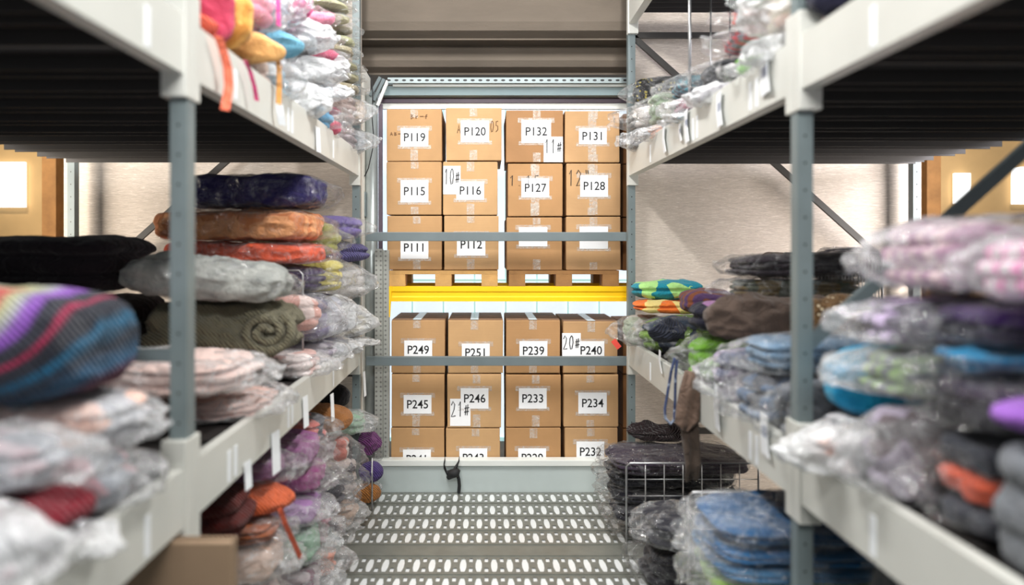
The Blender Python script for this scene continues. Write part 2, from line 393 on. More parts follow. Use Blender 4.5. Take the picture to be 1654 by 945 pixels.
# concrete ceiling and stepped lintel over the loading door
struct(MB().box(-6.5, 6.5, -1.5, 9.5, 4.7, 4.9).build('ceiling', M_CONC))
lint = MB().prof([(5.9, 3.12), (5.28, 3.12), (5.28, 3.135), (5.22, 3.165), (5.20, 3.21), (5.22, 3.31), (5.22, 3.322), (5.06, 3.322), (5.06, 3.334), (4.99, 3.37), (4.97, 3.43), (5.01, 3.66), (5.03, 3.75), (5.03, 4.7)], -3.1, 3.4)
struct(lint.build('wall_lintel', M_CONC))
struct(MB().box(-3.0, -.88, 4.86, 4.9, 0, 3.9).build('wall_left', M_SHEET))
struct(MB().box(1.06, 3.12, 4.86, 4.9, 0, 3.9).build('wall_right', M_SHEET))
struct(MB().box(-.98, -.885, 4.95, 5.3, .05, 3.1).build('trim_left', paint('cream_wall', (226, 222, 212), .7, 0, .04, 3)))
M_TAN = paint('tan_boarding', (206, 172, 120), .7, 0, .12, 2)
struct(MB().box(-6.5, -3.0, 7.4, 7.5, 0, 4.7).build('wall_back_left', M_TAN))
struct(MB().box(3.1, 6.5, 7.4, 7.5, 0, 4.7).build('wall_back_right', M_TAN))
# daylit translucent wall behind the boxes
def glow(name, rgb, s):
    m, n, l, b = mat(name); b.inputs['Base Color'].default_value = (.8, .9, .95, 1)
    b.inputs['Emission Color'].default_value = c4(lin(rgb)); b.inputs['Emission Strength'].default_value = s; return m
struct(MB().box(-.95, 1.5, 6.1, 6.13, .05, 3.12).build('window_1', glow('daylit_polycarbonate', (214, 232, 250), .95)))
mul = MB()
for i in range(9):
    x = PX(616+i*50.2, 6.1); mul.box(x-.007, x+.007, 6.085, 6.1, .05, 3.1)
mul.box(-.95, 1.5, 6.07, 6.085, 1.48, 1.50); mul.box(-.95, 1.5, 6.07, 6.085, .06, .09)
struct(mul.build('window_mullion', glow('daylit_teal_joint', (150, 216, 220), .75)))
M_LIT = glow('lit_window', (250, 250, 250), 1.3)
struct(MB().box(PX(-30, 7.35), PX(42, 7.35), 7.33, 7.36, PZ(335, 7.35), PZ(262, 7.35)).build('window_2', M_LIT))
struct(MB().box(PX(1486, 7.35), PX(1512, 7.35), 7.33, 7.36, PZ(330, 7.35), PZ(275, 7.35)).build('window_3', M_LIT))
struct(MB().box(PX(1540, 7.35), PX(1566, 7.35), 7.33, 7.36, PZ(330, 7.35), PZ(280, 7.35)).build('window_4', M_LIT))
struct(MB().box(PX(1634, 7.35), PX(1690, 7.35), 7.33, 7.36, PZ(330, 7.35), PZ(270, 7.35)).build('window_5', M_LIT))

# loading door head: slotted rail, sheet panel, roller, white cloth strip
t = thing('door_header', 'galvanised loading door head with slotted rail under the concrete lintel', 'door header', (0, 5.0, 3.0))
xl, xr = PX(626, 5.0), 1.35
MB().box(xl, xr, 0, .05, -.012, .028).build('slotted_rail', M_SLOT, t, (0, 0, 0))
MB().box(PX(634, 5.02), xr, .03, .05, PZ(139, 5.02)-3, PZ(133, 5.02)-3).build('white_lip', M_LEDGE, t)
MB().prof([(.05, PZ(139, 5.05)-3), (.075, PZ(154, 5.08)-3), (.18, PZ(154, 5.08)-3)], PX(618, 5.1), xr).build('header_panel', paint('blue_zinc', (168, 190, 196), .3, .4, .06, 3), t)
rl = MB(); rl.tube([(PX(612, 5.15), .17, PZ(157, 5.15)-3), (xr, .17, PZ(157, 5.15)-3)], .016, 10); rl.box(PX(612, 5.15), xr, .15, .2, PZ(166, 5.15)-3, PZ(160, 5.15)-3)
rl.build('roller_tube', paint('plum_steel', (92, 80, 92), .4, .2, .1, 5), t)
MB().box(PX(614, 5.15), xr, .16, .19, PZ(176, 5.16)-3, PZ(167, 5.16)-3).build('brush_strip', M_LEDGE, t)
for k in range(3):
    a = (PX(626-k*6, 5.0), .01, PZ(130-k*3, 5.0)-3); b_ = (PX(609-k*6, 5.0), .03, PZ(169-k*8, 5.0)-3)
    MB().bar(a, b_, .022, .02).build('corner_rail', M_SLATE if k != 0 else M_LEDGE, t)
# galvanised column, punched upright, plum seal strip
t = thing('door_column', 'smooth silver door column left of the stacked boxes', 'column', (PX(600, 5.08), 5.08, .05))
MB().tube([(0, 0, 0), (0, 0, PZ(150, 5.08)-.05)], .047, 20).build('column_tube', M_ZINC, t, smooth=True)
MB().box(-.075, -.035, -.05, .03, PZ(350, 5.05)-.05, PZ(310, 5.05)-.05, .004).build('junction_plate', M_POST, t)
MB().box(.055, .085, -.02, .0, 0, PZ(168, 5.06)-.05).build('seal_strip', paint('plum_steel', (92, 80, 92)), t)
t = thing('rack_upright', 'punched galvanised pallet rack upright beside the left box column', 'upright', (PX(616, 4.98), 4.98, .0))
MB().box(-.045, .01, -.02, .03, 0, PZ(402, 4.98)).build('upright_face', M_GALV, t)
MB().box(.018, .055, .0, .05, 0, PZ(404, 4.98)).build('upright_flange', M_GALV, t)
MB().box(.008, .02, .01, .03, 0, PZ(404, 4.98)).build('upright_web', M_GALV, t)
# kick panel and ledge closing the walkway
t = thing('kick_panel', 'pale grey sheet kick panel with white ledge at the end of the walkway', 'panel', (0, 4.95, 0))
MB().box(PX(604, 4.95), 1.02, 0, .02, 0, PZ(752, 4.95)).build('panel_sheet', M_KICK, t)
MB().box(PX(600, 4.95), 1.02, -.02, .06, PZ(752, 4.95), PZ(742, 4.95), .006).build('ledge', M_LEDGE, t)
kn = MB(); Yk = 4.915
def K(x, y, d=0): return (PX(x, Yk), Yk-d, PZ(y, Yk))
kn.ribbon([K(719, 741), K(717, 752, .01), K(722, 763, .015), K(732, 760, .02), K(740, 748, .015), K(742, 741)], .034, (0, .3, 1), .006)
kn.tube([K(724, 772), K(730, 764, .02), K(737, 762, .02), K(741, 757, .01)], [.016, .034, .036, .016]); kn.tube([K(738, 763, .01), K(741, 774), K(742, 784), K(741, 796)], .012)
tag(kn.build('knotted_strap', M_BLACK, smooth=True), 'black webbing strap knotted over the white ledge below the boxes', 'strap')

# two horizontal guard bars across the opening
for nm, y in (('upper grey guard bar crossing the boxes above the yellow beam', 382.5), ('lower grey guard bar crossing the boxes P249 to P240', 583)):
    tb = MB().box(PX(592, 4.86), PX(1014, 4.86), 4.835, 4.875, PZ(y+7, 4.86), PZ(y-7.5, 4.86), .004)
    tag(tb.build('guard_bar', M_SLATE), nm, 'bar', 'grey guard bars')

# ------------------------------------------------------------------ shelving racks
def post_part(x0, x1, y0, y1, parent, top=4.3):
    w = x1-x0; mb = MB().box(-w/2, w/2, 0, y1-y0, 0, top)
    return mb.build('post', M_POST, parent, ((x0+x1)/2, y0, 0))
def frame(label, sx, a, y0, y1, depth, braces, bm):
    t = thing('shelving_upright', label, 'rack frame', (0, 0, 0)); s = sx
    for xa in (a, a+1.98):
        lo, hi = sorted((s*xa, s*(xa+.05))); post_part(lo, hi, y0, y1, t)
    ym = (y0+y1)/2
    for (xa, za), (xb, zb) in braces:
        MB().bar((s*xa, ym, za), (s*xb, ym, zb), .04, .025).build('brace', bm, t)
    for xa in (a, a+1.98):
        lo, hi = sorted((s*(xa-.02), s*(xa+.08))); MB().box(lo, hi, y0-.02, y1+.02, .0, .008).build('foot_plate', M_SLATE, t)
frame('left far slate grey rack frame behind the white clear bags', -1, .866, 4.73, 4.785, 2, [((.9, 3.18), (2.85, 1.45)), ((.9, .5), (2.85, .5)), ((.9, .9), (2.85, .9))], M_BRACE)
frame('right far slate grey rack frame with dark diagonal brace beside the boxes', 1, 1.0, 4.73, 4.785, 2, [((1.03, 3.26), (3.0, 1.5)), ((1.03, 3.26), (2.98, 3.26)), ((1.03, .5), (2.98, .5))], M_BRACE)
frame('left near slate grey rack frame crossing the pink bagged garment', -1, .866, 1.985, 2.04, 2, [((.9, 1.457), (2.85, 1.457)), ((.9, 3.1), (2.85, 3.1))], M_SLATE)
frame('right near slate grey rack frame with diagonal brace by the lilac bags', 1, 1.0, 2.174, 2.22, 2, [((1.03, 1.45), (1.98, 2.30)), ((1.03, 3.1), (2.98, 3.1))], M_SLATE)
def beam(label, s, a, y0, y1, z, sticks=()):
    h = .17; t = thing('shelf_beam', label, 'shelf beam', (s*a, y0, z)); x0, x1 = (-.002, .05) if s > 0 else (-.05, .002)
    L = y1-y0
    mb = MB(); pr = [(0, 0), (.05, 0), (.05, .14), (.035, .17), (0, .17)]
    xs = [-(p[0]) if s < 0 else p[0] for p in pr]
    V = [(xs[i], y, pr[i][1]) for y in (0, L) for i in range(5)]
    mb.add(V, [(0, 1, 2, 3, 4), (9, 8, 7, 6, 5)]+[(i, (i+1) % 5, 5+(i+1) % 5, 5+i) for i in range(5)])
    mb.build('beam_body', M_BEAM, t)
    f = -s*.006
    for ya, yb in ((.001, .052), (L-.052, L-.001)):
        lo, hi = sorted((f, s*.066)); MB().box(lo, hi, ya, yb, -.065, .25, .003).build('end_connector', M_BEAM, t)
    for yy in sticks:
        lo, hi = sorted((0, -s*.0025)); MB().box(lo, hi, yy-y0-.012, yy-y0+.012, .015, .12).build('label_sleeve', M_TAG, t)
ZM, ZT = .965, 2.275
for s, a, yf, yn, nm in ((-1, .866, 4.757, 2.012, 'left'), (1, 1.0, 4.757, 2.197, 'right')):
    for z, lv in ((ZM, 'middle'), (ZT, 'upper')):
        beam(f'{nm} far bay light grey {lv} shelf beam carrying bagged clothes', s, a, yn, yf, z, (yn+.3, yn+.36, yn+1.0, yn+1.06, yn+1.9))
        beam(f'{nm} near bay light grey {lv} shelf beam at the {nm} edge', s, a, -.6, yn, z, (1.1, 1.75))
beam('right far bay light grey topmost shelf beam in the top of the photo', 1, 1.0, 2.197, 4.757, 3.325)
# rear beams carry the decks
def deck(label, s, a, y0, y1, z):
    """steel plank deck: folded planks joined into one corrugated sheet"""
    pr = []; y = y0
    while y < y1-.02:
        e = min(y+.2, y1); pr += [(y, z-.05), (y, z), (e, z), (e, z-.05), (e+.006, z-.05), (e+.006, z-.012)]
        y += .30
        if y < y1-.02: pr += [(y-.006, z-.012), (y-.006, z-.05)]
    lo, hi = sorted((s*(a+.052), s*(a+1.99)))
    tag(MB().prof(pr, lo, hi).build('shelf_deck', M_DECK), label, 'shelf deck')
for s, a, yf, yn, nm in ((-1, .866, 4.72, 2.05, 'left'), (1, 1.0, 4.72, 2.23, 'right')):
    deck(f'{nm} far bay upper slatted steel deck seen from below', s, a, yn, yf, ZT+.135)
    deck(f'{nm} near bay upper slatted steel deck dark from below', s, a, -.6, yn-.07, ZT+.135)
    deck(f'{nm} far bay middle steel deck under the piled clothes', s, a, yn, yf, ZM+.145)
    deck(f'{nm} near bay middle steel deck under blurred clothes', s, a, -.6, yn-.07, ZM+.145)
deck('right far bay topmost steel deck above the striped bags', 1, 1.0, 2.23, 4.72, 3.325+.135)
SM, ST, SB = ZM+.147, ZT+.137, .007        # standing heights on the decks and the walkway planks

# ------------------------------------------------------------------ pallet rack, pallets, cartons
YB = 5.02
for nm, yy in (('front yellow pallet rack beam under the upper pallets', 5.0), ('rear yellow pallet rack beam behind the upper pallets', 5.5)):
    t = thing('pallet_beam', nm, 'rack beam', (0, yy, 0), group='yellow pallet rack beams')
    z0, z1 = PZ(487, 5.0), PZ(462.5, 5.0); pr = [(0.06, z0), (0, z0), (0, z0+.03), (.008, z0+.04), (.008, z0+.065), (0, z0+.075), (0, z1), (.06, z1), (.06, z0)]
    MB().prof(pr, PX(626, 5.0), 1.33).build('beam_profile', M_YELLOW, t)
    if yy == 5.0:
        MB().bar((PX(630, 5), -.006, z1), (PX(627, 5), -.006, PZ(512, 5)), .03, .012).build('beam_hook', M_YELLOW, t)
M_PAL = [M_WOOD, M_WOODD]
for k, (xa, xb, nm) in enumerate(((628, 804, 'pale wooden pallet under boxes P111 and P112'), (822, 1000, 'brown wooden pallet under the right upper boxes'), )):
    z0 = PZ(462.5, 5.0); z1 = PZ(437, 5.0); x0, x1 = PX(xa, 5.0), PX(xb, 5.0)
    t = thing('pallet', nm, 'pallet', ((x0+x1)/2, 5.0, z0)); w = x1-x0; h = z1-z0
    MB().box(-w/2, w/2, 0, .14, h-.028, h, .002).build('deck_board', M_PAL[k], t); MB().box(-w/2, w/2, .22, .36, h-.028, h, .002).build('deck_board', M_PAL[k], t); MB().box(-w/2, w/2, .44, .58, h-.028, h, .002).build('deck_board', M_PAL[k], t)
    for xc in (-w/2+.06, 0, w/2-.06):
        MB().box(xc-.06, xc+.06, .0, .14, 0, h-.028, .003).build('block', M_PAL[k], t); MB().box(xc-.06, xc+.06, .44, .58, 0, h-.028, .003).build('block', M_PAL[k], t)

def text_mesh(s, size):
    cu = bpy.data.curves.new('text', 'FONT'); cu.body = s; cu.size = size; cu.offset = .0009; cu.align_x = 'CENTER'; cu.align_y = 'CENTER'; cu.resolution_u = 3
    o = bpy.data.objects.new('text', cu); COL.objects.link(o); dg = bpy.context.evaluated_depsgraph_get()
    me = bpy.data.meshes.new_from_object(o.evaluated_get(dg)); bpy.data.objects.remove(o); bpy.data.curves.remove(cu); return me
GL = {'0': [[(.5, 1), (.2, .8), (.1, .4), (.3, 0), (.6, .05), (.85, .5), (.75, .9), (.5, 1)]], '1': [[(.25, .75), (.55, 1), (.5, 0)]],
      '2': [[(.1, .75), (.4, 1), (.75, .8), (.6, .45), (.1, 0), (.9, .05)]], '#': [[(.35, .75), (.2, .1)], [(.7, .8), (.55, .1)], [(.05, .55), (.95, .6)], [(.0, .3), (.9, .35)]],
      '5': [[(.8, 1), (.3, .95), (.25, .6), (.7, .55), (.75, .2), (.2, 0)]], '"': [[(.3, 1), (.35, .75)], [(.6, 1), (.65, .75)]], '.': [[(.3, .02), (.4, .0)]], 'A': [[(.1, 0), (.45, 1), (.8, 0)], [(.2, .4), (.7, .4)]],
      'B': [[(.2, 0), (.2, 1), (.7, .8), (.25, .52), (.8, .25), (.2, 0)]], 'r': [[(.2, .6), (.25, 0)], [(.25, .4), (.7, .6)]], '-': [[(.0, .5), (1, .52)]], 'f': [[(.3, 0), (.35, .8), (.7, .9)], [(.1, .5), (.7, .55)]]}
def script(parent, s, x, z, w, h, y, th=.0035, m=None):
    mb = MB()
    for i, ch in enumerate(s):
        for st in GL[ch]:
            mb.tube([(x+(i+p*.78)*w, y, z+q*h) for p, q in st], th*.8, 6)
    return mb.build('handwriting', m or M_INK, parent)

CARD = [(190, 151, 108), (186, 146, 102), (196, 157, 112), (180, 138, 94)]
M_FADE = paint('faded_print', (120, 88, 60), .8, 0, .1, 20)
def carton(xa, xb, ya, yb, txt, lab, lbl, note=None, depth=.56, Y=YB, rough=0, seed=0, tape2=False, ink=None, openf=False, tone=None, front=False):
    """one carton: px box of its front face, px box of its paper label"""
    x0, x1, z0, z1 = PX(xa, Y), PX(xb, Y), PZ(yb, Y), PZ(ya, Y); w, h = x1-x0, z1-z0
    rn = random.Random(seed*7+3)
    t = thing('cardboard_box', lab, 'box', ((x0+x1)/2, Y, z0), 0, 'cardboard boxes stacked at the loading door'); cm = card_mat(tone or CARD[seed % 4])
    mb = MB().box(-w/2+.002, w/2-.002, 0, depth, 0.001, h-.001, .007)
    b = mb.build('box_body', cm, t)
    for p in b.data.vertices:                     # slight bulge and dents
        f = (1-(2*p.co.x/w)**2)*(1-(2*(p.co.z/h)-1)**2) if abs(p.co.x) < w/2 else 0
        p.co.x += rn.uniform(-.002, .002); p.co.z = max(.0005, min(h-.0005, p.co.z+rn.uniform(-.0015, .0015)))
    tp = tape_mat(); tx = rn.uniform(-.02, .02)
    MB().box(tx-.028, tx+.028, -.002, -.0006, h-rn.uniform(.05, .08), h-.004).build('packing_tape', tp, t)
    MB().box(tx-.028, tx+.028, -.002, -.0006, .004, rn.uniform(.05, .1)).build('packing_tape', tp, t)
    if openf:                                     # glossy taped top flaps seen from above
        MB().box(-w/2+.004, w/2-.004, .004, depth/2-.002, h-.0005, h+.003).build('top_flap', card_mat((150, 118, 92)), t)
        MB().box(-w/2+.004, w/2-.004, depth/2+.002, depth-.004, h-.0005, h+.004).build('top_flap', card_mat((140, 110, 88)), t)
        MB().box(tx-.03, tx+.03, 0, depth, h+.003, h+.0055).build('packing_tape', paint('white_tape', (210, 222, 228), .25), t)
    if tape2: MB().box(-.03, .03, -.0022, -.0008, .01, h-.01).build('packing_tape', tp, t)
    def P(x, y): return (PX(x, Y)-(x0+x1)/2, PZ(y, Y)-z0)
    if lbl:
        la, lb, lc, ld = lbl; p0 = P(la, ld); p1 = P(lb, lc)
        MB().box(p0[0]-.025, p1[0]+.025, -.0026, -.0012, p1[1]-.02, p1[1]+.016).build('packing_tape', tp, t)
        MB().box(p0[0]-.02, p1[0]+.02, -.0028, -.0012, p0[1]-.016, p0[1]+.012).build('packing_tape', tp, t)
        pl = MB().box(p0[0], p1[0], -.0036, -.0026, p0[1], p1[1]).build('paper_label', M_PAPER, t)
        if txt:
            me = text_mesh(txt, .088); me.materials.clear(); me.materials.append(M_INK); o = bpy.data.objects.new('number_print', me); COL.objects.link(o); o.parent = pl
            o.location = ((p0[0]+p1[0])/2, -.0042, (p0[1]+p1[1])/2-.003); o.rotation_euler = (math.pi/2, 0, 0); o.scale = (.93, 1, 1)
    if note:
        s, na, nb, nc, nd = note; p0 = P(na, nd); p1 = P(nb, nc)
        fo = -.0026 if front else 0
        nl = MB().box(p0[0], p1[0], -.0024+fo, -.0016+fo, p0[1], p1[1]).build('paper_note', M_PAPER, t)
        ww = (p1[0]-p0[0])/len(s)*.98; script(nl, s, p0[0]+.006, p0[1]+(p1[1]-p0[1])*.35, ww, (p1[1]-p0[1])*.55, -.0036+fo, .0042)
    for (s, sa, sb, hh, wv, mm) in (ink or []):
        p = P(sa, sb); script(t, s, p[0], p[1], wv, hh, -.0012, .004, mm)
    return t
S = 'brown cardboard box '
carton(624, 714, 176, 260.5, 'P119', S+'labelled P119 at the top left of the stack', (647, 692, 207, 237), ink=[('Br-f', 663, 192, .035, .035, M_FADE), ('AB-A', 630, 219, .025, .03, M_FADE)], seed=1)
carton(720, 811, 174, 259.5, 'P120', S+'labelled P120 topmost of the second column', (744, 790, 195, 230), ink=[('A', 738, 215, .06, .04, M_FADE), ('05', 792, 213, .08, .035, M_FADE)], seed=2)
carton(817, 910, 178, 262.5, 'P132', S+'labelled P132 with a note reading 11#', (842, 890, 194, 231), ('11#', 878, 909, 221, 262), front=True, seed=3, tone=(166, 124, 84))
carton(912, 1001, 179, 262.5, 'P131', S+'labelled P131 topmost of the right column', (935, 980, 207, 233), seed=4, tape2=True)
carton(624, 713.5, 261, 347, 'P115', S+'labelled P115 under the box P119', (647, 692, 291, 327), seed=5)
carton(715.5, 804, 261, 347.5, 'P116', S+'labelled P116 with a note reading 10#', (737, 782, 293, 323), ('10#', 716, 744, 268, 314), seed=6)
carton(820, 909, 264, 349.5, 'P127', S+'labelled P127 under the box P132', (842, 887, 288, 319), ink=[('1.15', 822, 300, .075, .06, None)], seed=7, tape2=True)
carton(914, 1003, 264, 348.5, 'P128', S+'labelled P128 with handwritten 12 beside its label', (937, 982, 283, 318), ink=[('12"', 917, 300, .115, .06, None)], seed=8, tape2=True)
carton(625, 714, 348.5, 436, 'P111', S+'labelled P111 on the pale pallet behind the bar', (647, 692, 382, 418), seed=9)
carton(717, 806, 348.5, 436, 'P112', S+'labelled P112 on the pale pallet behind the bar', (738, 784, 377, 413), seed=10)
carton(818, 908, 351, 436.5, None, S+'under P127 with its white sheet half hidden by the bar', (838, 884, 367, 398), seed=11)
carton(914, 1003, 350, 436.5, None, S+'under P128 with its white sheet half hidden by the bar', (936, 982, 366, 402), seed=12)
carton(632, 719, 517, 603, 'P249', S+'labelled P249 at the left below the yellow beam', (653, 698, 550, 580), openf=True, seed=13)
carton(723.5, 813, 517, 603, 'P251', S+'labelled P251 below the yellow beam', (746, 791, 555, 584), openf=True, seed=14)
carton(817, 905, 517, 603, 'P239', S+'labelled P239 below the yellow beam', (839, 884, 551, 582), openf=True, seed=15)
carton(909, 998, 519, 603, 'P240', S+'labelled P240 with a note reading 20#', (933, 976, 551, 581), ('20#', 908, 938, 538, 578), openf=True, seed=16)
carton(632, 718, 604, 690, 'P245', S+'labelled P245 under the box P249', (652, 697, 638, 668), seed=17)
carton(722, 810, 604, 691, 'P246', S+'labelled P246 with a note reading 21#', (744, 789, 627, 660), ('21#', 727, 760, 644, 688), seed=18)
carton(817, 906, 605, 690, 'P233', S+'labelled P233 with shiny tape under P239', (838, 883, 627, 660), seed=19)
carton(910, 999, 605, 690, 'P234', S+'labelled P234 with shiny tape under P240', (934, 980, 634, 668), seed=20)
carton(631, 718, 691, 777, 'P241', S+'labelled P241 on the dock floor behind the white ledge', (651, 696, 726, 757), seed=21)
carton(720, 808, 692, 777, 'P243', S+'labelled P243 behind the white ledge and strap', (742, 787, 724, 755), seed=22)
carton(817, 906, 691, 777, 'P229', S+'labelled P229 behind the white ledge', (837, 882, 724, 755), seed=23)
carton(912, 998, 691, 777, 'P232', S+'labelled P232 behind the white ledge at the right', (931, 976, 713, 746), seed=24)
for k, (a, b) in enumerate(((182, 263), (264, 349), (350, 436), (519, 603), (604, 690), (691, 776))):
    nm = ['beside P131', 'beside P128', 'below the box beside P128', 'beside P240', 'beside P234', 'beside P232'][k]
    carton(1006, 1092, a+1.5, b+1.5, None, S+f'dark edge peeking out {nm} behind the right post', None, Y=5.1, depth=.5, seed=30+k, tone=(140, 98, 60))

# ------------------------------------------------------------------ bagged and folded clothes
_cnt = [100]
def I(name, label, cat, s, px, y0, y1, L, Wd, cols, xe=.84, bag=None, n=5.0, fab='plain', c2=None, lay=3, grp=None, rz=0.0, z0=None, wr=.012, N=None, flare=.09, tilt=(0, 0), puff=0.0):
    """soft bundle whose aisle end sits at px, visible from py y0 down to y1"""
    _cnt[0] += 1
    Y = xe*F/abs(px-CX); zt = PZ(y0, Y); zb = PZ(y1, Y) if z0 is None else z0
    ITEMS.append(dict(name=name, label=label, cat=cat, side=-1 if s == 'L' else 1, Y=Y, zb=zb, H=max(zt-zb, .03), L=L, W=Wd, cols=cols, xe=xe, bag=bag, n=n, fab=fab, c2=c2, lay=lay, grp=grp, rz=rz, wr=wr, N=N, flare=flare, tilt=tilt, sd=_cnt[0]))
ITEMS = []
def settle():
    """soft things squeeze: no two share the same room"""
    for _ in range(6):
        for i, a in enumerate(ITEMS):
            for b in ITEMS[i+1:]:
                if a['side'] != b['side'] or max(a['xe'], b['xe']) > min(a['xe']+a['L'], b['xe']+b['L']): continue
                lo, hi = (a, b) if a['zb'] <= b['zb'] else (b, a)
                oz = min(lo['zb']+lo['H'], hi['zb']+hi['H'])-hi['zb']; dy = abs(a['Y']-b['Y']); oy = (a['W']+b['W'])/2-dy
                if oz <= .002 or oy <= .004: continue
                if oz < .62*min(a['H'], b['H']) and dy < .6*max(a['W'], b['W']):
                    lo['H'] = max(.03, lo['H']-oz*.6); hi['zb'] += oz*.4; hi['H'] = max(.03, hi['H']-oz*.4)
                elif dy > .03:
                    f = max(dy/((a['W']+b['W'])/2), .35)
                    a['W'] = max(a['W']*f, .1); b['W'] = max(b['W']*f, .1)
    for a in ITEMS:
        for p0, p1 in (((1.985, 2.04), (4.73, 4.785)) if a['side'] < 0 else ((2.174, 2.22), (4.73, 4.785))):
            if a['Y'] < (p0+p1)/2 < a['Y']+a['W']/2+.1:
                a['Y'] = min(a['Y'], p0-.06); a['W'] = min(a['W'], 2*(p0-a['Y'])-.01)
            elif a['Y']-a['W']/2-.1 < (p0+p1)/2 <= a['Y']:
                a['Y'] = max(a['Y'], p1+.06); a['W'] = min(a['W'], 2*(a['Y']-p1)-.01)
def make_items():
    for it in ITEMS:
        H, L, Wd, bag, sd, n = it['H']*(.95 if it['H'] > .06 else 1), it['L'], it['W'], it['bag'], it['sd'], it['n']
        t = thing(it['name'], it['label'], it['cat'], (it['side']*(it['xe']+L/2), it['Y'], it['zb']), (0 if it['side'] < 0 else math.pi)+it['rz'], it['grp'], it['tilt'])
        N = it['N'] or (22 if it['Y'] < 3.6 else 18); k = len(it['cols']); g = .008 if bag else 0.0; hh = (H-2*g)/k
        for i, c in enumerate(it['cols']):
            soft_obj('garment', cloth(c, it['fab'], it['c2']), t, (-.01 if bag else 0, 0, g+i*hh), L=L-(.03 if bag else 0), Wd=Wd-(.03 if bag else 0), H=hh*1.02, N=N, n=n, seed=sd*13+i, wr=it['wr'], layers=(max(1, it['lay']) if k == 1 else (2 if hh > .09 else 1)))
        if bag:
            soft_obj('plastic_bag', plastic(bag), t, (0, 0, 0), L=L, Wd=Wd, H=H, N=N+8, n=max(2.6, n-.5), seed=sd*13+7, wr=.016, freq=13, layers=1, flare=it['flare'])

G1 = 'bagged garments on the left upper shelf'; G2 = 'bagged garments on the left middle shelf'; G3 = 'bagged garments under the left middle shelf'
G4 = 'bagged garments on the right upper shelf'; G5 = 'garments on the right middle shelf'; G6 = 'bagged garments under the right middle shelf'
# ---- left middle shelf, far bay
I('bagged_garment', 'pale pink bagged garment lowest beside the near left post', 'bagged clothes', 'L', 437, 628, 0, .85, .52, [(232, 196, 186)], .86, 'milky', z0=SM, grp=G2, N=30, wr=.018)
I('bagged_garment', 'pale pink bagged garment on top of the pink one by the post', 'bagged clothes', 'L', 405, 566, 630, .85, .45, [(240, 212, 204)], .87, 'milky', grp=G2, N=30, wr=.018)
I('bagged_garment', 'pink floral bagged garment under the olive knit', 'bagged clothes', 'L', 520, 566, 0, .6, .34, [(214, 178, 172)], .84, 'milky', z0=SM, grp=G2, fab='patch', c2=(235, 222, 220))
I('folded_sweater', 'olive ribbed knit sweater folded in a roll', 'sweater', 'L', 482, 478, 578, .72, .44, [(136, 131, 108)], .88, None, 3.0, 'knit', grp=None, N=34, wr=.028, lay=2)
I('folded_sweater', 'pale grey mottled knit under film above the olive sweater', 'sweater', 'L', 470, 414, 484, .74, .46, [(196, 198, 192)], .88, 'clear', 2.8, 'fuzzy', c2=(140, 144, 142), N=30, wr=.026, flare=.05, tilt=(0, .07), lay=1)
I('bagged_garment', 'rose and white bagged garment right of the olive knit', 'bagged clothes', 'L', 528, 470, 540, .5, .2, [(206, 160, 150)], .83, 'clear', 3.0, grp=G2, fab='patch', c2=(224, 205, 200))
I('bagged_garment', 'mauve striped bagged garment low behind the olive knit', 'bagged clothes', 'L', 545, 545, 0, .6, .3, [(150, 140, 160)], .84, 'milky', z0=SM, grp=G2, fab='stripe', c2=(190, 180, 190))
I('bagged_garment', 'grey violet bagged garment mid height behind the olive knit', 'bagged clothes', 'L', 537, 470, 550, .6, .3, [(120, 112, 150)], .85, 'milky', grp=G2)
I('bagged_garment', 'dark violet bagged garment under the red one', 'bagged clothes', 'L', 528, 426, 472, .8, .36, [(72, 56, 92)], .88, 'clear', grp=G2, wr=.016)
I('bagged_garment', 'vivid orange red bagged garment below the peach one', 'bagged clothes', 'L', 525, 384, 428, .84, .4, [(236, 100, 66)], .88, 'clear', grp=G2, N=28, wr=.022, lay=1)
I('bagged_garment', 'peach and rust bagged sweater under the navy bag', 'bagged clothes', 'L', 522, 334, 394, .88, .42, [(206, 130, 84)], .89, 'gloss', grp=G2, N=30, fab='stripe', c2=(226, 160, 112), wr=.024, lay=1)
I('bagged_garment', 'navy violet bagged garment topmost under the left upper shelf', 'bagged clothes', 'L', 528, 283, 343, .8, .42, [(44, 38, 90)], .88, 'gloss', grp=G2, N=28, wr=.02, lay=1)
I('bagged_garment', 'pale white bagged garment lowest right of the mauve one', 'bagged clothes', 'L', 566, 540, 0, .55, .3, [(170, 172, 196)], .82, 'white', z0=SM, grp=G2, lay=2)
I('bagged_garment', 'white film bag with violet streak above the pale bag', 'bagged clothes', 'L', 560, 470, 545, .5, .26, [(150, 146, 190)], .83, 'white', grp=G2)
I('bagged_garment', 'pale yellow bagged garment below the lime one', 'bagged clothes', 'L', 557, 412, 472, .5, .26, [(222, 210, 120)], .84, 'clear', grp=G2)
I('bagged_garment', 'olive lime bagged garment right of the peach sweater', 'bagged clothes', 'L', 556, 356, 416, .5, .26, [(156, 156, 92)], .84, 'clear', 3.0, grp=G2, flare=.07)
I('bagged_garment', 'grey white bagged garment lowest by the guard bar end', 'bagged clothes', 'L', 596, 545, 0, .5, .28, [(196, 196, 206)], .78, 'white', z0=SM, grp=G2)
I('bagged_garment', 'clear bag with yellow corner above the guard bar end', 'bagged clothes', 'L', 597, 482, 548, .5, .28, [(206, 192, 150)], .78, 'white', 3.0, grp=G2)
I('bagged_garment', 'clear crinkled bag of white knit below the violet rolls', 'bagged clothes', 'L', 597, 422, 485, .5, .28, [(206, 202, 200)], .78, 'milky', 3.0, grp=G2, flare=.1)
I('bagged_garment', 'blue violet rolled garment lower of the two by the bar', 'bagged clothes', 'L', 596, 386, 426, .5, .24, [(104, 98, 150)], .78, None, 2.6, 'knit', grp=G2, lay=2)
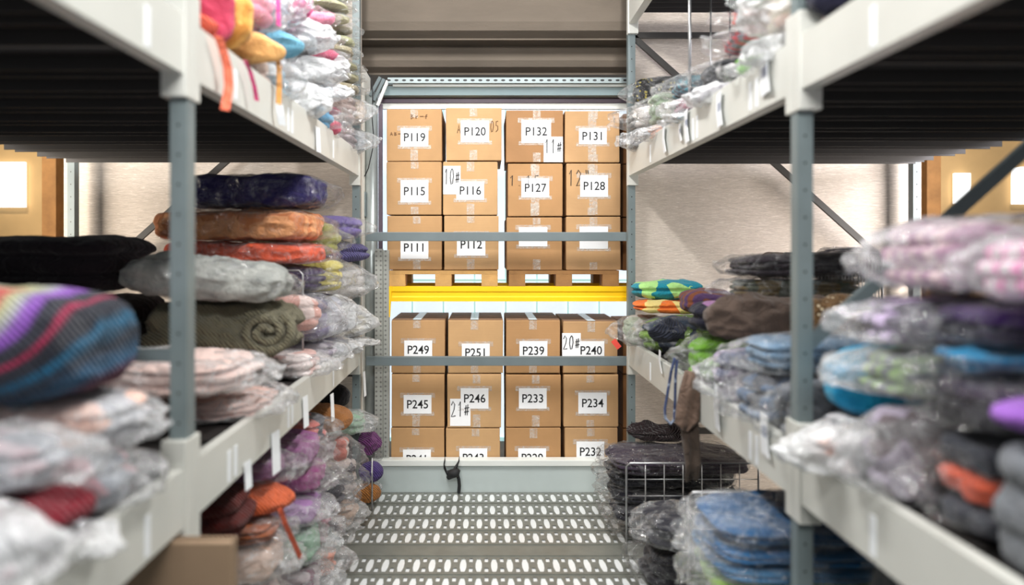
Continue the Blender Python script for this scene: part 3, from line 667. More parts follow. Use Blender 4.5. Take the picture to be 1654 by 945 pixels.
I('bagged_garment', 'lilac bagged roll upper of the two by the bar', 'bagged clothes', 'L', 590, 346, 390, .5, .26, [(122, 108, 166)], .79, 'clear', 2.6, grp=G2, lay=2)
# ---- left middle shelf, near bay
I('rolled_blanket', 'big crocheted blanket roll with rainbow rings at the left edge', 'blanket', 'L', 190, 468, 640, .62, .42, [(60, 60, 70)], .90, None, 3.6, 'rainbow', N=34, wr=.01, lay=1)
I('bagged_garment', 'grey and blush bagged garment under the rainbow blanket', 'bagged clothes', 'L', 225, 632, 720, .7, .34, [(170, 172, 180)], .88, 'milky', grp=G2, fab='patch', c2=(228, 190, 176))
I('bagged_garment', 'grey rose patterned bagged garment lowest under the rainbow blanket', 'bagged clothes', 'L', 222, 716, 0, .7, .34, [(150, 156, 166)], .87, 'milky', z0=SM, grp=G2, fab='patch', c2=(200, 150, 160))
I('bagged_garment', 'pale bagged garment mid height at the left photo edge', 'bagged clothes', 'L', 110, 690, 800, .6, .32, [(150, 154, 162)], .88, 'milky', grp=G2, fab='patch', c2=(196, 176, 184))
I('bagged_garment', 'white bagged garment lowest behind the red and blue hat', 'bagged clothes', 'L', 122, 848, 0, .6, .34, [(196, 200, 206)], .875, 'white', z0=SM, grp=G2)
I('knit_hat', 'red knit hat with blue rim on the lower left beam', 'hat', 'L', 140, 778, 856, .26, .2, [(150, 30, 50)], .845, None, 2.4, 'knit', N=20, lay=1)
I('bagged_garment', 'white bagged garment in the bottom left corner', 'bagged clothes', 'L', 20, 800, 0, .6, .26, [(204, 206, 212)], .86, 'white', z0=SM, grp=G2, fab='patch', c2=(190, 120, 140))
# heaps added deep on the shelf, dark to stand in for the shaded recess
for k, (xc, Yc, z, w, d, h, c, lb) in enumerate(((-2.08, 3.25, SM, .88, .7, .44, (46, 40, 38), 'added dark brown filler heap for the shaded recess low behind the near left post'), (-2.08, 3.25, SM+.46, .86, .62, .25, (42, 36, 42), 'added dark plum filler heap for the shaded recess behind the near left post'),
      (-1.95, 1.75, SM, .6, .34, .46, (36, 30, 28), 'added dark brown filler bundle for the shade behind the rainbow blanket'), (-2.2, 2.5, SM, .6, .5, .6, (34, 28, 32), 'added nearly black tall filler bundle for the shade left of the near left post'))):
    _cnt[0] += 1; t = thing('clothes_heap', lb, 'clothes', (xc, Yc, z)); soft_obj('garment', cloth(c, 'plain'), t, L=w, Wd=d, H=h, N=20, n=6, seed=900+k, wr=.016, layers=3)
# ---- left upper shelf
U = lambda *a, **k: I(*a, grp=G1, **k)
I('knit_pouch', 'red orange knit pouch on the left upper shelf with a ribbon tail', 'pouch', 'L', 348, 12, 66, .4, .16, [(228, 92, 66)], .87, None, 2.4, 'knit', lay=1)
I('knit_pouch', 'crimson pink knit pouch behind the red orange one', 'pouch', 'L', 378, -40, 82, .45, .16, [(190, 66, 92)], .86, None, 2.6, 'plain', lay=1)
I('knit_pouch', 'amber hanging pouch on the left upper shelf', 'pouch', 'L', 408, -40, 86, .5, .16, [(232, 176, 96)], .84, None, 2.6, 'stripe', c2=(214, 150, 74), lay=1)
U('bagged_garment', 'pale taupe bagged garment below the pink bag', 'bagged clothes', 'L', 446, 70, 0, .5, .26, [(190, 170, 160)], .86, 'clear', z0=ST)
I('knit_roll', 'pale amber plush roll ending over the left upper beam', 'roll', 'L', 456, 40, 94, .5, .15, [(228, 176, 112)], .80, None, 2.3, 'fuzzy', lay=1, tilt=(0, .18))
U('bagged_garment', 'soft pink bagged garment above the amber roll', 'bagged clothes', 'L', 447, -50, 48, .6, .26, [(232, 150, 178)], .85, 'milky')
U('bagged_garment', 'sky blue and white bagged garment low by the tan strap', 'bagged clothes', 'L', 468, 96, 0, .5, .2, [(160, 196, 214)], .85, 'milky', z0=ST, fab='patch', c2=(226, 232, 236))
I('knit_roll', 'light blue plush roll above the white film bags', 'roll', 'L', 490, 46, 96, .45, .17, [(120, 184, 212)], .80, None, 2.3, 'fuzzy', lay=1)
U('bagged_garment', 'blue grey bagged garment standing above the blue roll', 'bagged clothes', 'L', 476, -50, 48, .5, .2, [(168, 196, 216)], .84, 'milky')
I('knit_hat', 'hot pink knit hat with cord loop at the top of the photo', 'hat', 'L', 504, -30, 36, .3, .2, [(226, 92, 150)], .82, None, 2.5, 'plain', lay=1)
U('bagged_garment', 'white film bag lowest right of the blue and white one', 'bagged clothes', 'L', 512, 130, 0, .5, .26, [(226, 228, 230)], .84, 'white', z0=ST)
U('bagged_garment', 'bright white film bag in the middle of the left upper pile', 'bagged clothes', 'L', 528, 84, 138, .5, .3, [(238, 240, 242)], .83, 'white', flare=.12)
U('bagged_garment', 'white bag with blue ribbon under the pink hat', 'bagged clothes', 'L', 518, 34, 90, .5, .26, [(224, 230, 236)], .84, 'white')
U('bagged_garment', 'blue film roll hanging over the left upper beam', 'bagged clothes', 'L', 543, 168, 0, .4, .2, [(96, 150, 184)], .82, 'clear', n=2.6, z0=ST)
U('bagged_garment', 'white and blue film bag above the blue film roll', 'bagged clothes', 'L', 545, 124, 172, .4, .24, [(196, 214, 228)], .83, 'white')
U('bagged_garment', 'white and rose bagged garment left of the rose bags', 'bagged clothes', 'L', 545, 76, 128, .4, .22, [(226, 220, 226)], .835, 'white')
for k, (px, a, b, c, lb) in enumerate(((559, 186, 0, (206, 60, 98), 'magenta bagged roll lowest above the left upper beam'), (559, 160, 190, (196, 108, 128), 'dusky rose bagged roll second from the beam'), (558, 132, 163, (208, 128, 146), 'rose bagged roll third from the beam'),
        (557, 104, 135, (214, 120, 148), 'pink bagged roll fourth from the beam'), (554, 76, 107, (200, 96, 124), 'deep pink bagged roll fifth from the beam'), (551, 46, 80, (216, 112, 144), 'pink bagged roll sixth from the beam'), (546, 14, 50, (222, 130, 156), 'pale pink bagged roll topmost of the rose column'))):
    I('bagged_roll', lb, 'bagged clothes', 'L', px, a, b, .4, .17, [c], .80, 'clear', 2.8, grp=G1, z0=ST if b == 0 else None, lay=1, flare=.04)
zz = 228
for k in range(9):
    y1 = 152-k*19; c = [(150, 142, 118), (168, 164, 128), (178, 176, 140), (160, 152, 124), (176, 178, 136)][k % 5]
    lb = 'olive beige bagged fold ' + ['lowest in the staggered stack by the far left post', 'second up in the staggered stack by the far post', 'third up in the staggered stack by the far post', 'fourth up in the staggered stack by the far post', 'fifth up in the staggered stack by the far post', 'sixth up in the staggered stack by the far post', 'seventh up in the staggered stack by the far post', 'eighth up in the staggered stack by the far post', 'topmost of the staggered stack by the far post'][k]
    I('bagged_fold', lb, 'bagged clothes', 'L', 584-k*2.5+(k%3)*2, y1-21, y1+1, .5, .26, [c], .81, 'clear', 3.4, grp=G1, lay=1, flare=.05, N=16, wr=.012, tilt=(0, .05))
U('bagged_garment', 'brown grey bagged garment under the olive folds', 'bagged clothes', 'L', 580, 150, 206, .45, .26, [(132, 116, 110)], .82, 'clear')
U('bagged_garment', 'mottled grey bagged garment lowest under the olive folds', 'bagged clothes', 'L', 578, 202, 0, .45, .24, [(140, 130, 134)], .83, 'clear', z0=ST)
U('bagged_garment', 'clear bag with orange corner hanging past the far post', 'bagged clothes', 'L', 597, 156, 205, .4, .22, [(190, 168, 142)], .77, 'milky', n=3.0)
U('bagged_garment', 'clear bag with blue print lowest past the far post', 'bagged clothes', 'L', 600, 203, 0, .4, .22, [(176, 184, 190)], .775, 'milky', n=3.0, z0=ST)
# ---- under the left middle shelf
V = lambda *a, **k: I(*a, grp=G3, **k)
V('bagged_garment', 'grey and red patterned bagged garment under the left middle beam', 'bagged clothes', 'L', 532, 668, 714, .6, .3, [(78, 78, 86)], .84, 'clear', fab='patch', c2=(190, 110, 104))
V('bagged_garment', 'heather purple bagged sweater upper below the left beam', 'bagged clothes', 'L', 516, 700, 750, .7, .34, [(156, 96, 146)], .82, 'clear', N=26, fab='fuzzy', lay=1)
V('bagged_garment', 'magenta purple bagged sweater below the heather one', 'bagged clothes', 'L', 530, 744, 792, .7, .34, [(164, 84, 140)], .80, 'clear', N=26, fab='fuzzy', lay=1)
V('bagged_garment', 'dusky purple bagged garment behind the long white tag', 'bagged clothes', 'L', 464, 728, 778, .6, .26, [(140, 96, 134)], .85, 'clear', fab='fuzzy', lay=1)
V('bagged_garment', 'lavender bagged garment right of the orange knit hat', 'bagged clothes', 'L', 520, 788, 842, .6, .3, [(170, 128, 180)], .81, 'milky', fab='fuzzy', lay=1)
I('knit_hat', 'orange knit hat with hanging cord under the left middle shelf', 'hat', 'L', 473, 776, 830, .42, .26, [(238, 112, 66)], .80, None, 2.5, 'knit', N=30, lay=1)
V('bagged_garment', 'rust brown bagged garment below the orange hat', 'bagged clothes', 'L', 452, 826, 868, .5, .26, [(150, 84, 50)], .84, 'clear')
V('bagged_garment', 'beige knit bagged garment at the bottom beside the carton', 'bagged clothes', 'L', 458, 864, 930, .55, .3, [(206, 176, 158)], .83, 'milky', N=26, lay=1)
V('bagged_garment', 'blush bagged garment at the bottom left of the walkway', 'bagged clothes', 'L', 460, 925, 0, .55, .32, [(200, 176, 172)], .83, 'milky', z0=SB, fab='patch', c2=(224, 200, 190))
V('bagged_garment', 'dark red bagged garment in shadow right of the near left post', 'bagged clothes', 'L', 398, 786, 870, .5, .26, [(96, 26, 20)], .90, None, fab='knit')
V('bagged_garment', 'mint green bagged garment under the lavender one', 'bagged clothes', 'L', 520, 840, 905, .5, .28, [(132, 178, 146)], .81, 'milky', lay=1)
V('bagged_garment', 'maroon and white bagged garment lowest by the walkway', 'bagged clothes', 'L', 524, 900, 0, .5, .28, [(190, 176, 180)], .80, 'milky', z0=SB, fab='patch', c2=(112, 44, 76))
V('bagged_garment', 'salmon bagged garment at the edge of the walkway', 'bagged clothes', 'L', 548, 880, 0, .4, .2, [(236, 160, 136)], .79, 'milky', z0=SB)
V('bagged_garment', 'black patterned bagged garment above the salmon one', 'bagged clothes', 'L', 556, 822, 884, .45, .22, [(62, 56, 60)], .80, 'clear')
V('bagged_garment', 'rose and grey bagged garment left of the black socks', 'bagged clothes', 'L', 541, 824, 880, .4, .18, [(170, 110, 126)], .82, 'milky')
V('bagged_garment', 'bagged black socks beside the magenta sweater', 'bagged clothes', 'L', 560, 762, 826, .45, .22, [(64, 60, 68)], .81, 'clear')
V('bagged_garment', 'silvery clear bag of taupe knit near the walkway', 'bagged clothes', 'L', 580, 800, 0, .45, .26, [(188, 160, 140)], .80, 'milky', z0=SB)
V('bagged_garment', 'silvery crinkled bag above the taupe knit bag', 'bagged clothes', 'L', 580, 740, 802, .45, .26, [(176, 164, 160)], .81, 'clear', fab='patch', c2=(100, 92, 100))
V('bagged_garment', 'silvery bag of red and white print under the brown roll', 'bagged clothes', 'L', 570, 700, 762, .45, .26, [(190, 176, 172)], .82, 'clear', fab='patch', c2=(190, 120, 110))
I('plush_roll', 'brown fuzzy roll under the far left beam', 'roll', 'L', 569, 650, 700, .5, .22, [(172, 116, 68)], .82, None, 2.3, 'fuzzy', lay=1)
I('clothes_heap', 'black crumpled garment behind the brown fuzzy roll', 'clothes', 'L', 566, 618, 662, .3, .2, [(22, 20, 22)], .92, None, 2.4, lay=1)
V('bagged_garment', 'green and white bagged garment right of the brown roll', 'bagged clothes', 'L', 594, 662, 702, .4, .24, [(150, 180, 156)], .79, 'milky')
V('bagged_garment', 'clear bag of dark print beside the purple knit flower', 'bagged clothes', 'L', 598, 700, 764, .4, .24, [(150, 134, 136)], .80, 'clear', fab='patch', c2=(90, 80, 90))
V('bagged_garment', 'clear crumpled bag lowest at the far end of the walkway', 'bagged clothes', 'L', 598, 760, 0, .4, .26, [(176, 160, 148)], .80, 'milky', z0=SB)
I('knit_ball', 'purple knit flower hanging at the end of the lower left pile', 'knit flower', 'L', 619, 690, 731, .16, .12, [(128, 66, 128)], .70, None, 2.1, 'knit', lay=1, wr=.03)
I('knit_ball', 'violet knit ball above the small orange one', 'knit ball', 'L', 620, 742, 781, .17, .16, [(92, 70, 142)], .69, None, 2.1, 'knit', lay=1, wr=.008)
I('knit_ball', 'orange brown knit ball at the end of the lower left pile', 'knit ball', 'L', 617, 779, 811, .2, .16, [(196, 128, 62)], .70, None, 2.1, 'knit', lay=1, wr=.008)
# ---- right upper shelf
A = lambda *a, **k: I(*a, grp=G4, **k)
A('bagged_garment', 'clear bag end poking past the far right post', 'bagged clothes', 'R', 1010, 172, 212, .45, .24, [(150, 150, 148)], .94, 'clear', fab='patch', c2=(206, 200, 196), flare=.12)
A('bagged_garment', 'clear and black bag lowest at the far right post', 'bagged clothes', 'R', 1014, 208, 0, .45, .24, [(120, 118, 120)], .95, 'milky', z0=ST)
A('bagged_garment', 'black bag with yellow leaf print at the far right post', 'bagged clothes', 'R', 1015, 124, 174, .6, .3, [(26, 26, 26)], .98, 'clear', n=2.8, fab='print', c2=(170, 156, 60))
A('bagged_garment', 'green and white bagged garment second from the far right post', 'bagged clothes', 'R', 1044, 150, 205, .5, .28, [(140, 158, 134)], .98, 'clear', fab='patch', c2=(206, 210, 196))
A('bagged_garment', 'peach and grey bagged garment below the green and white bag', 'bagged clothes', 'R', 1046, 200, 0, .5, .26, [(216, 170, 150)], .97, 'milky', z0=ST, fab='patch', c2=(150, 150, 150))
A('bagged_garment', 'teal bagged garment lying behind the shiny bag', 'bagged clothes', 'R', 1082, 124, 160, .6, .3, [(60, 124, 140)], 1.0, 'clear', fab='stripe', c2=(40, 60, 72))
A('bagged_garment', 'pink and plum bagged garment above the ice blue bag', 'bagged clothes', 'R', 1086, 156, 192, .55, .28, [(170, 120, 134)], .98, 'milky', fab='patch', c2=(80, 56, 66))
A('bagged_garment', 'ice blue bagged garment lowest by the wire pole', 'bagged clothes', 'R', 1090, 188, 0, .5, .28, [(164, 192, 206)], .97, 'milky', z0=ST)
A('bagged_garment', 'black garment edge under film behind the white bag', 'bagged clothes', 'R', 1128, 100, 140, .6, .28, [(60, 62, 66)], 1.02, 'clear')
A('bagged_garment', 'lilac white bagged garment in the middle of the right upper shelf', 'bagged clothes', 'R', 1130, 138, 0, .55, .3, [(206, 200, 214)], .98, 'white', z0=ST)
A('bagged_garment', 'lime green bagged roll on the right upper beam', 'bagged clothes', 'R', 1176, 84, 0, .6, .26, [(120, 190, 64)], .965, 'clear', n=2.8, z0=ST)
A('bagged_garment', 'white bagged garment lowest between the lime roll and the cream bag', 'bagged clothes', 'R', 1206, 96, 0, .6, .22, [(220, 220, 224)], .985, 'milky', z0=ST)
A('bagged_garment', 'crimson and grey bagged garment above the lime roll', 'bagged clothes', 'R', 1168, 44, 84, .6, .3, [(206, 80, 92)], .975, 'clear', fab='stripe', c2=(130, 124, 136))
A('bagged_garment', 'coral and charcoal bagged garment second from the top of the pile', 'bagged clothes', 'R', 1176, 12, 46, .6, .3, [(230, 104, 92)], .975, 'clear', fab='stripe', c2=(110, 104, 116))
A('bagged_garment', 'mint bagged garment at the top of the right upper pile', 'bagged clothes', 'R', 1196, -40, 20, .6, .28, [(170, 214, 180)], .99, 'milky')
A('bagged_garment', 'cream and peach bagged garment beside the near right connector', 'bagged clothes', 'R', 1232, -30, 58, .6, .26, [(236, 222, 196)], .99, 'white', fab='patch', c2=(236, 180, 150))
A('bagged_garment', 'pale white bagged garment lowest beside the near right connector', 'bagged clothes', 'R', 1230, 56, 0, .6, .26, [(230, 230, 226)], .985, 'white', z0=ST)
I('knit_hat', 'dark navy hat end poking over the near right upper beam', 'hat', 'R', 1306, -40, 24, .3, .2, [(40, 40, 60)], 1.0, None, 2.4, lay=1, z0=None)
# ---- right middle shelf, far bay
B = lambda *a, **k: I(*a, grp=G5, **k)
B('folded_garment', 'teal and lime folded garment at the far right post', 'folded clothes', 'R', 1020, 452, 484, .46, .3, [(36, 140, 160)], .98, None, 2.8, fab='patch', c2=(176, 226, 140), lay=2, N=22)
B('folded_garment', 'orange and cream folded garment under the teal one', 'folded clothes', 'R', 1024, 482, 506, .48, .28, [(230, 118, 50)], .98, None, 3.0, fab='patch', c2=(228, 206, 130), lay=2, N=22)
B('folded_garment', 'plum and rust folded garment right of the teal one', 'folded clothes', 'R', 1096, 464, 508, .34, .24, [(84, 60, 96)], 1.12, None, 2.6, lay=2, fab='stripe', c2=(120, 70, 48))
B('bagged_garment', 'clear bag with red label hanging past the far right post', 'bagged clothes', 'R', 1000, 504, 560, .3, .24, [(180, 178, 172)], .90, 'clear', n=2.6, fab='patch', c2=(150, 160, 140), flare=.1)
B('bagged_garment', 'moss green bagged garment under the orange and cream fold', 'bagged clothes', 'R', 1030, 506, 0, .6, .3, [(110, 142, 60)], .97, 'clear', z0=SM, n=3, fab='patch', c2=(60, 70, 84))
I('knit_ball', 'dark navy knotted yarn beside the green bag', 'knit ball', 'R', 1050, 518, 552, .2, .14, [(44, 48, 62)], .95, None, 2.1, 'knit', lay=1, wr=.03)
B('bagged_garment', 'grass green bagged roll in the middle of the right shelf', 'bagged clothes', 'R', 1100, 524, 0, .4, .24, [(110, 166, 40)], .96, 'clear', z0=SM, n=2.6)
B('folded_garment', 'black garment with pink and blue flowers beside the brown one', 'folded clothes', 'R', 1114, 484, 548, .5, .26, [(34, 34, 46)], 1.0, None, 2.8, fab='patch', c2=(150, 110, 150), lay=2, N=24)
B('folded_garment', 'brown garment with embroidered panel draped on the right shelf', 'folded clothes', 'R', 1140, 478, 556, .78, .36, [(92, 78, 70)], .99, None, 2.8, 'plain', lay=1, N=36, wr=.03)
B('bagged_garment', 'olive grey bagged garment low in the dark stack', 'bagged clothes', 'R', 1176, 446, 480, .6, .34, [(76, 80, 66)], 1.18, 'clear', fab='patch', c2=(100, 84, 50))
B('bagged_garment', 'charcoal and lilac bagged garment topmost of the dark stack', 'bagged clothes', 'R', 1174, 410, 448, .6, .34, [(56, 50, 56)], 1.18, 'gloss', wr=.016)
B('bagged_garment', 'grey pink bagged garment low beside the hanging trouser leg', 'bagged clothes', 'R', 1150, 560, 0, .6, .26, [(150, 140, 160)], .96, 'milky', z0=SM, fab='patch', c2=(100, 104, 130))
B('bagged_garment', 'slate blue bagged garment with green cord', 'bagged clothes', 'R', 1200, 540, 600, .7, .3, [(110, 140, 168)], .96, 'clear')
B('bagged_garment', 'denim blue and grey bagged garment below the slate blue one', 'bagged clothes', 'R', 1196, 594, 0, .7, .3, [(92, 112, 140)], .965, 'clear', z0=SM, fab='patch', c2=(84, 86, 94))
B('bagged_garment', 'charcoal bagged garment left of the near right post', 'bagged clothes', 'R', 1256, 610, 0, .6, .2, [(98, 102, 110)], .97, 'clear', z0=SM)
# right, near post onward
I('knit_cone', 'turquoise cone hat with lime rim right of the near right post', 'hat', 'R', 1332, 556, 0, .3, .22, [(30, 156, 196)], 1.03, None, 2.3, 'plain', c2=(30, 130, 180), lay=1, z0=SM+.10)
B('bagged_garment', 'white bagged garment under the turquoise hat', 'bagged clothes', 'R', 1300, 640, 0, .7, .28, [(222, 214, 214)], .93, 'white', z0=SM, fab='patch', c2=(236, 170, 150))
B('bagged_garment', 'lilac grey bagged garment lowest right of the post', 'bagged clothes', 'R', 1392, 640, 0, .6, .3, [(170, 160, 178)], .98, 'milky', z0=SM, fab='patch', c2=(110, 100, 104))
B('bagged_garment', 'grey and lime striped bagged garment under the lilac bag', 'bagged clothes', 'R', 1386, 560, 645, .7, .3, [(130, 134, 140)], 1.0, 'milky', fab='stripe', c2=(160, 190, 130))
B('bagged_garment', 'pale lilac bagged garment in the right blurred pile', 'bagged clothes', 'R', 1390, 466, 560, .7, .3, [(206, 184, 222)], 1.0, 'milky', fab='stripe', c2=(90, 80, 100))
B('bagged_garment', 'white bag with pink stripe on top of the right blurred pile', 'bagged clothes', 'R', 1440, 352, 476, .7, .34, [(226, 200, 206)], 1.05, 'milky', fab='stripe', c2=(190, 150, 176))
B('bagged_garment', 'charcoal and orange garment stack at the right edge', 'folded clothes', 'R', 1530, 690, 0, .6, .3, [(70, 72, 80), (206, 92, 66), (64, 66, 74)], 1.06, 'gloss', z0=SM)
B('bagged_garment', 'black and plum bagged garment above the orange striped stack', 'folded clothes', 'R', 1530, 600, 692, .6, .3, [(36, 34, 40), (56, 44, 64)], 1.06, 'gloss')
B('bagged_garment', 'bright blue folded garment at the right edge', 'folded clothes', 'R', 1520, 556, 604, .6, .28, [(40, 130, 176)], 1.06, 'gloss', lay=2)
B('bagged_garment', 'deep purple and black folded garment at the right edge', 'folded clothes', 'R', 1530, 486, 560, .6, .28, [(50, 50, 62), (66, 34, 100)], 1.08, 'gloss')
B('bagged_garment', 'pink bagged garment at the right photo edge', 'bagged clothes', 'R', 1590, 370, 490, .5, .24, [(232, 140, 190)], 1.05, 'milky', fab='stripe', c2=(226, 214, 220))
B('bagged_garment', 'violet hat end at the right photo edge', 'hat', 'R', 1612, 640, 700, .3, .16, [(150, 96, 190)], 1.0, None, n=2.4, lay=1)
B('bagged_garment', 'pale grey folded cloth lowest at the right photo edge', 'folded clothes', 'R', 1640, 700, 0, .4, .2, [(120, 124, 130)], 1.02, None, z0=SM)
# deep on the right middle shelf: dark clothes behind a wire basket
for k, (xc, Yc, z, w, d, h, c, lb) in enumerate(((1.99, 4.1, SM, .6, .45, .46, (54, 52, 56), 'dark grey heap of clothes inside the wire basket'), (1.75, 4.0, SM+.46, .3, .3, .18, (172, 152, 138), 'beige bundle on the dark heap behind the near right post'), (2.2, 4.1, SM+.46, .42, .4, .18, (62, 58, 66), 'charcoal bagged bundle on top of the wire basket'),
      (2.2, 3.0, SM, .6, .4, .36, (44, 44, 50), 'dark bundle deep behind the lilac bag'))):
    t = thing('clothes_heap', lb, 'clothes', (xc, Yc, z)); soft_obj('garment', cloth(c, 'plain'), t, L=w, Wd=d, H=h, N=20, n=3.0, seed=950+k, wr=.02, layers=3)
    if k == 2: soft_obj('plastic_bag', plastic('clear'), t, L=w+.04, Wd=d+.04, H=h+.02, N=24, n=2.6, seed=970, wr=.02, freq=13)
# ---- under the right middle shelf
D = lambda *a, **k: I(*a, grp=G6, **k)
I('knit_coil', 'dark brown knitted coil on top of the black bags', 'scarf', 'R', 1010, 684, 718, .42, .24, [(46, 36, 38)], .93, None, 2.3, 'knit', lay=2, wr=.03, N=28)
D('bagged_garment', 'shiny plum black bagged garment topmost under the right beam', 'bagged clothes', 'R', 980, 712, 752, .85, .5, [(52, 42, 56)], .77, 'gloss', N=26, flare=.07)
for k, (a, b, c, lb) in enumerate(((748, 778, (26, 26, 33), 'shiny black bagged garment second under the plum bag'), (775, 803, (22, 22, 30), 'shiny black bagged garment third under the plum bag'), (800, 830, (26, 24, 32), 'shiny black bagged garment fourth under the plum bag'))):
    D('bagged_garment', lb, 'bagged clothes', 'R', 978+k*3, a, b, .8, .44, [c], .775, 'gloss', N=22, lay=2)
D('bagged_garment', 'grey black bagged garment lowest under the black bags', 'bagged clothes', 'R', 1000, 828, 0, .8, .42, [(38, 36, 44)], .84, 'gloss', z0=SB, N=22)
D('bagged_garment', 'smoky black bagged garment in front of the first wire divider', 'bagged clothes', 'R', 1040, 822, 872, .8, .42, [(50, 50, 58)], .83, 'clear', N=24)
D('bagged_garment', 'dark grey bagged garment with cream label at the walkway edge', 'bagged clothes', 'R', 1034, 870, 0, .8, .4, [(44, 42, 48)], .83, 'gloss', z0=SB, N=24)
D('bagged_garment', 'deep blue bagged garment on top by the near right post', 'bagged clothes', 'R', 1134, 818, 852, .85, .46, [(26, 78, 122)], .82, 'clear', N=24, lay=2)
D('bagged_garment', 'azure bagged garment second under the deep blue one', 'bagged clothes', 'R', 1124, 850, 880, .85, .46, [(40, 104, 156)], .80, 'clear', N=24, lay=2)
D('bagged_garment', 'pale azure bagged garment third under the deep blue one', 'bagged clothes', 'R', 1130, 878, 906, .85, .46, [(58, 116, 160)], .81, 'clear', N=24, lay=2)
D('bagged_garment', 'lime green bagged garment below the azure bags', 'bagged clothes', 'R', 1128, 904, 950, .85, .46, [(164, 206, 96)], .81, 'clear', N=24, lay=2)
D('bagged_garment', 'pale green bagged garment at the bottom edge below the lime one', 'bagged clothes', 'R', 1130, 948, 0, .85, .46, [(186, 206, 150)], .81, 'milky', z0=SB, N=22)
D('bagged_garment', 'dark grey bundle under the near right beam', 'bagged clothes', 'R', 1440, 900, 0, .6, .4, [(70, 74, 80)], 1.06, None, z0=SB)

settle(); make_items()
def by_label(x): return next(o for o in COL.objects if o.get('label') == x)
t = by_label('dark grey bagged garment with cream label at the walkway edge')
MB().box(.05, .17, -.05, .04, .0, .003).build('cream_label', paint('cream_card', (226, 196, 146), .6), t, (-.12, .12, max(v.co.z for v in t.children[1].data.vertices)-.012))
t = by_label('brown garment with embroidered panel draped on the right shelf'); g = [o for o in t.children][0]
bb = [Vector(c) for c in g.bound_box]; zt_ = max(v.z for v in bb); wy = max(v.y for v in bb)
soft_obj('embroidered_panel', cloth((120, 92, 62), 'print', (206, 190, 160)), t, (-.18, .06, -.002), L=.42, Wd=2*wy-.06, H=zt_*.96, N=24, n=3, seed=77, wr=.02)
t = by_label('clear bag with red label hanging past the far right post')
MB().bar((.16, .06, .0), (.20, .05, .05), .035, .004, (0, 1, 0)).build('red_label', paint('red_label_print', (206, 60, 44), .5), t)
t = by_label('olive ribbed knit sweater folded in a roll'); Yr = t.location.y
ynear = min((t.matrix_basis @ v.co).y for v in t.children[0].data.vertices)
sp = []; 
for i in range(44):
    a_ = i/43*4.3*math.pi; r_ = .012+.085*i/43
    sp.append((PX(452, Yr)-t.location.x+1.25*r_*math.cos(a_), ynear-Yr+.03, PZ(528, Yr)-t.location.z+r_*math.sin(a_)))
MB().tube(sp, [.022+.004*math.sin(i*1.3) for i in range(44)], 10).build('rolled_sleeve', cloth((136, 131, 108), 'knit'), t, smooth=True)

# ------------------------------------------------------------------ small hanging things
def pt(px, py, X): Y = X*F/(px-CX); return (X, Y, PZ(py, Y))
def hang(name, label, cat, pts, X, w, rgb, th=.004, fab='plain', tg=None):
    t = MB().ribbon([pt(x, y, X-.002*i) for i, (x, y) in enumerate(pts)] if X > 0 else [pt(x, y, X+.002*i) for i, (x, y) in enumerate(pts)], w, (.5, .86, 0) if X < 0 else (-.5, .86, 0), th).build(name, cloth(rgb, fab))
    return tag(t, label, cat)
# ribbons and straps over the left upper beam
t = hang('ribbon', 'coral ribbon tail hanging over the left upper beam', 'ribbon', [(352, 58), (360, 80), (368, 110), (370, 140), (363, 178)], -.835, .034, (244, 122, 92))
hang('strap', 'magenta strap hanging over the left upper beam', 'strap', [(396, 98), (404, 115), (411, 140), (415, 163)], -.838, .018, (206, 66, 120))
o = thing('strap', 'tan strap with white paper tag on the left upper beam', 'strap', (0, 0, 0))
MB().ribbon([pt(x, y, -.838) for x, y in ((446, 92), (451, 105), (451, 140), (450, 170))], .026, (.5, .86, 0), .004).build('strap_band', cloth((214, 152, 84)), o)
MB().ribbon([pt(x, y, -.836) for x, y in ((451, 168), (453, 185), (456, 202))], .04, (.5, .86, 0), .003).build('paper_tag', M_TAG, o)
hang('strap', 'pink strap hanging from the top above the blue roll', 'strap', [(449, -12), (449, 10), (450, 42)], -.80, .02, (226, 90, 160))
hang('cord', 'orange cord of the knit hat hanging to the walkway side', 'cord', [(452, 822), (460, 845), (474, 875), (486, 902)], -.775, .024, (216, 92, 58))
def tagset(name, rows, X):
    for (x, y0, y1, w, lb) in rows:
        tg = MB().ribbon([pt(x, y0, X), pt(x+(1 if X < 0 else -1), (y0+y1)/2, X), pt(x+2, y1, X*.995)], w, (.12, .99, 0), .002).build('price_tag', M_TAG)
        tag(tg, lb, 'tag', name)
        if 'printed' in lb: MB().ribbon([pt(x+.3, y0+(y1-y0)*.3, X*.997), pt(x+.5, y0+(y1-y0)*.55, X*.997)], w*.55, (.12, .99, 0), .002).build('barcode_block', paint('print_grey', (150, 158, 178), .6), tg)
tagset('paper tags on the left beams', [(445, 697, 764, .075, 'long white paper tag before the dusky purple bag'), (536, 636, 680, .05, 'white paper tag before the brown fuzzy roll'), (588, 600, 640, .05, 'white paper tag at the far end of the left middle beam'),
        (400, 745, 790, .05, 'white paper tag over the left middle beam near the dark red garment'), (513, 205, 246, .06, 'white paper tag under the white bags on the left upper beam'), (493, 640, 690, .06, 'clear white tag on the left middle beam under the pink bag')], -.855)
tagset('paper tags on the right beams', [(1072, 205, 246, .075, 'white paper tag on the right upper beam nearest the boxes'), (1108, 178, 230, .085, 'printed white tag second along the right upper beam'), (1098, 200, 228, .05, 'cream tag left of the printed tag on the right upper beam'), (1161, 150, 204, .085, 'printed white tag third along the right upper beam'),
        (1234, 90, 152, .10, 'printed white tag nearest the right connector on the upper beam'), (1066, 566, 602, .07, 'white tag on the right middle beam beside the blue cord'), (1157, 620, 694, .08, 'white tag on the right middle beam right of the hanging trouser'), (1234, 668, 736, .09, 'printed white tag on the right middle beam left of the near connector')], .99)
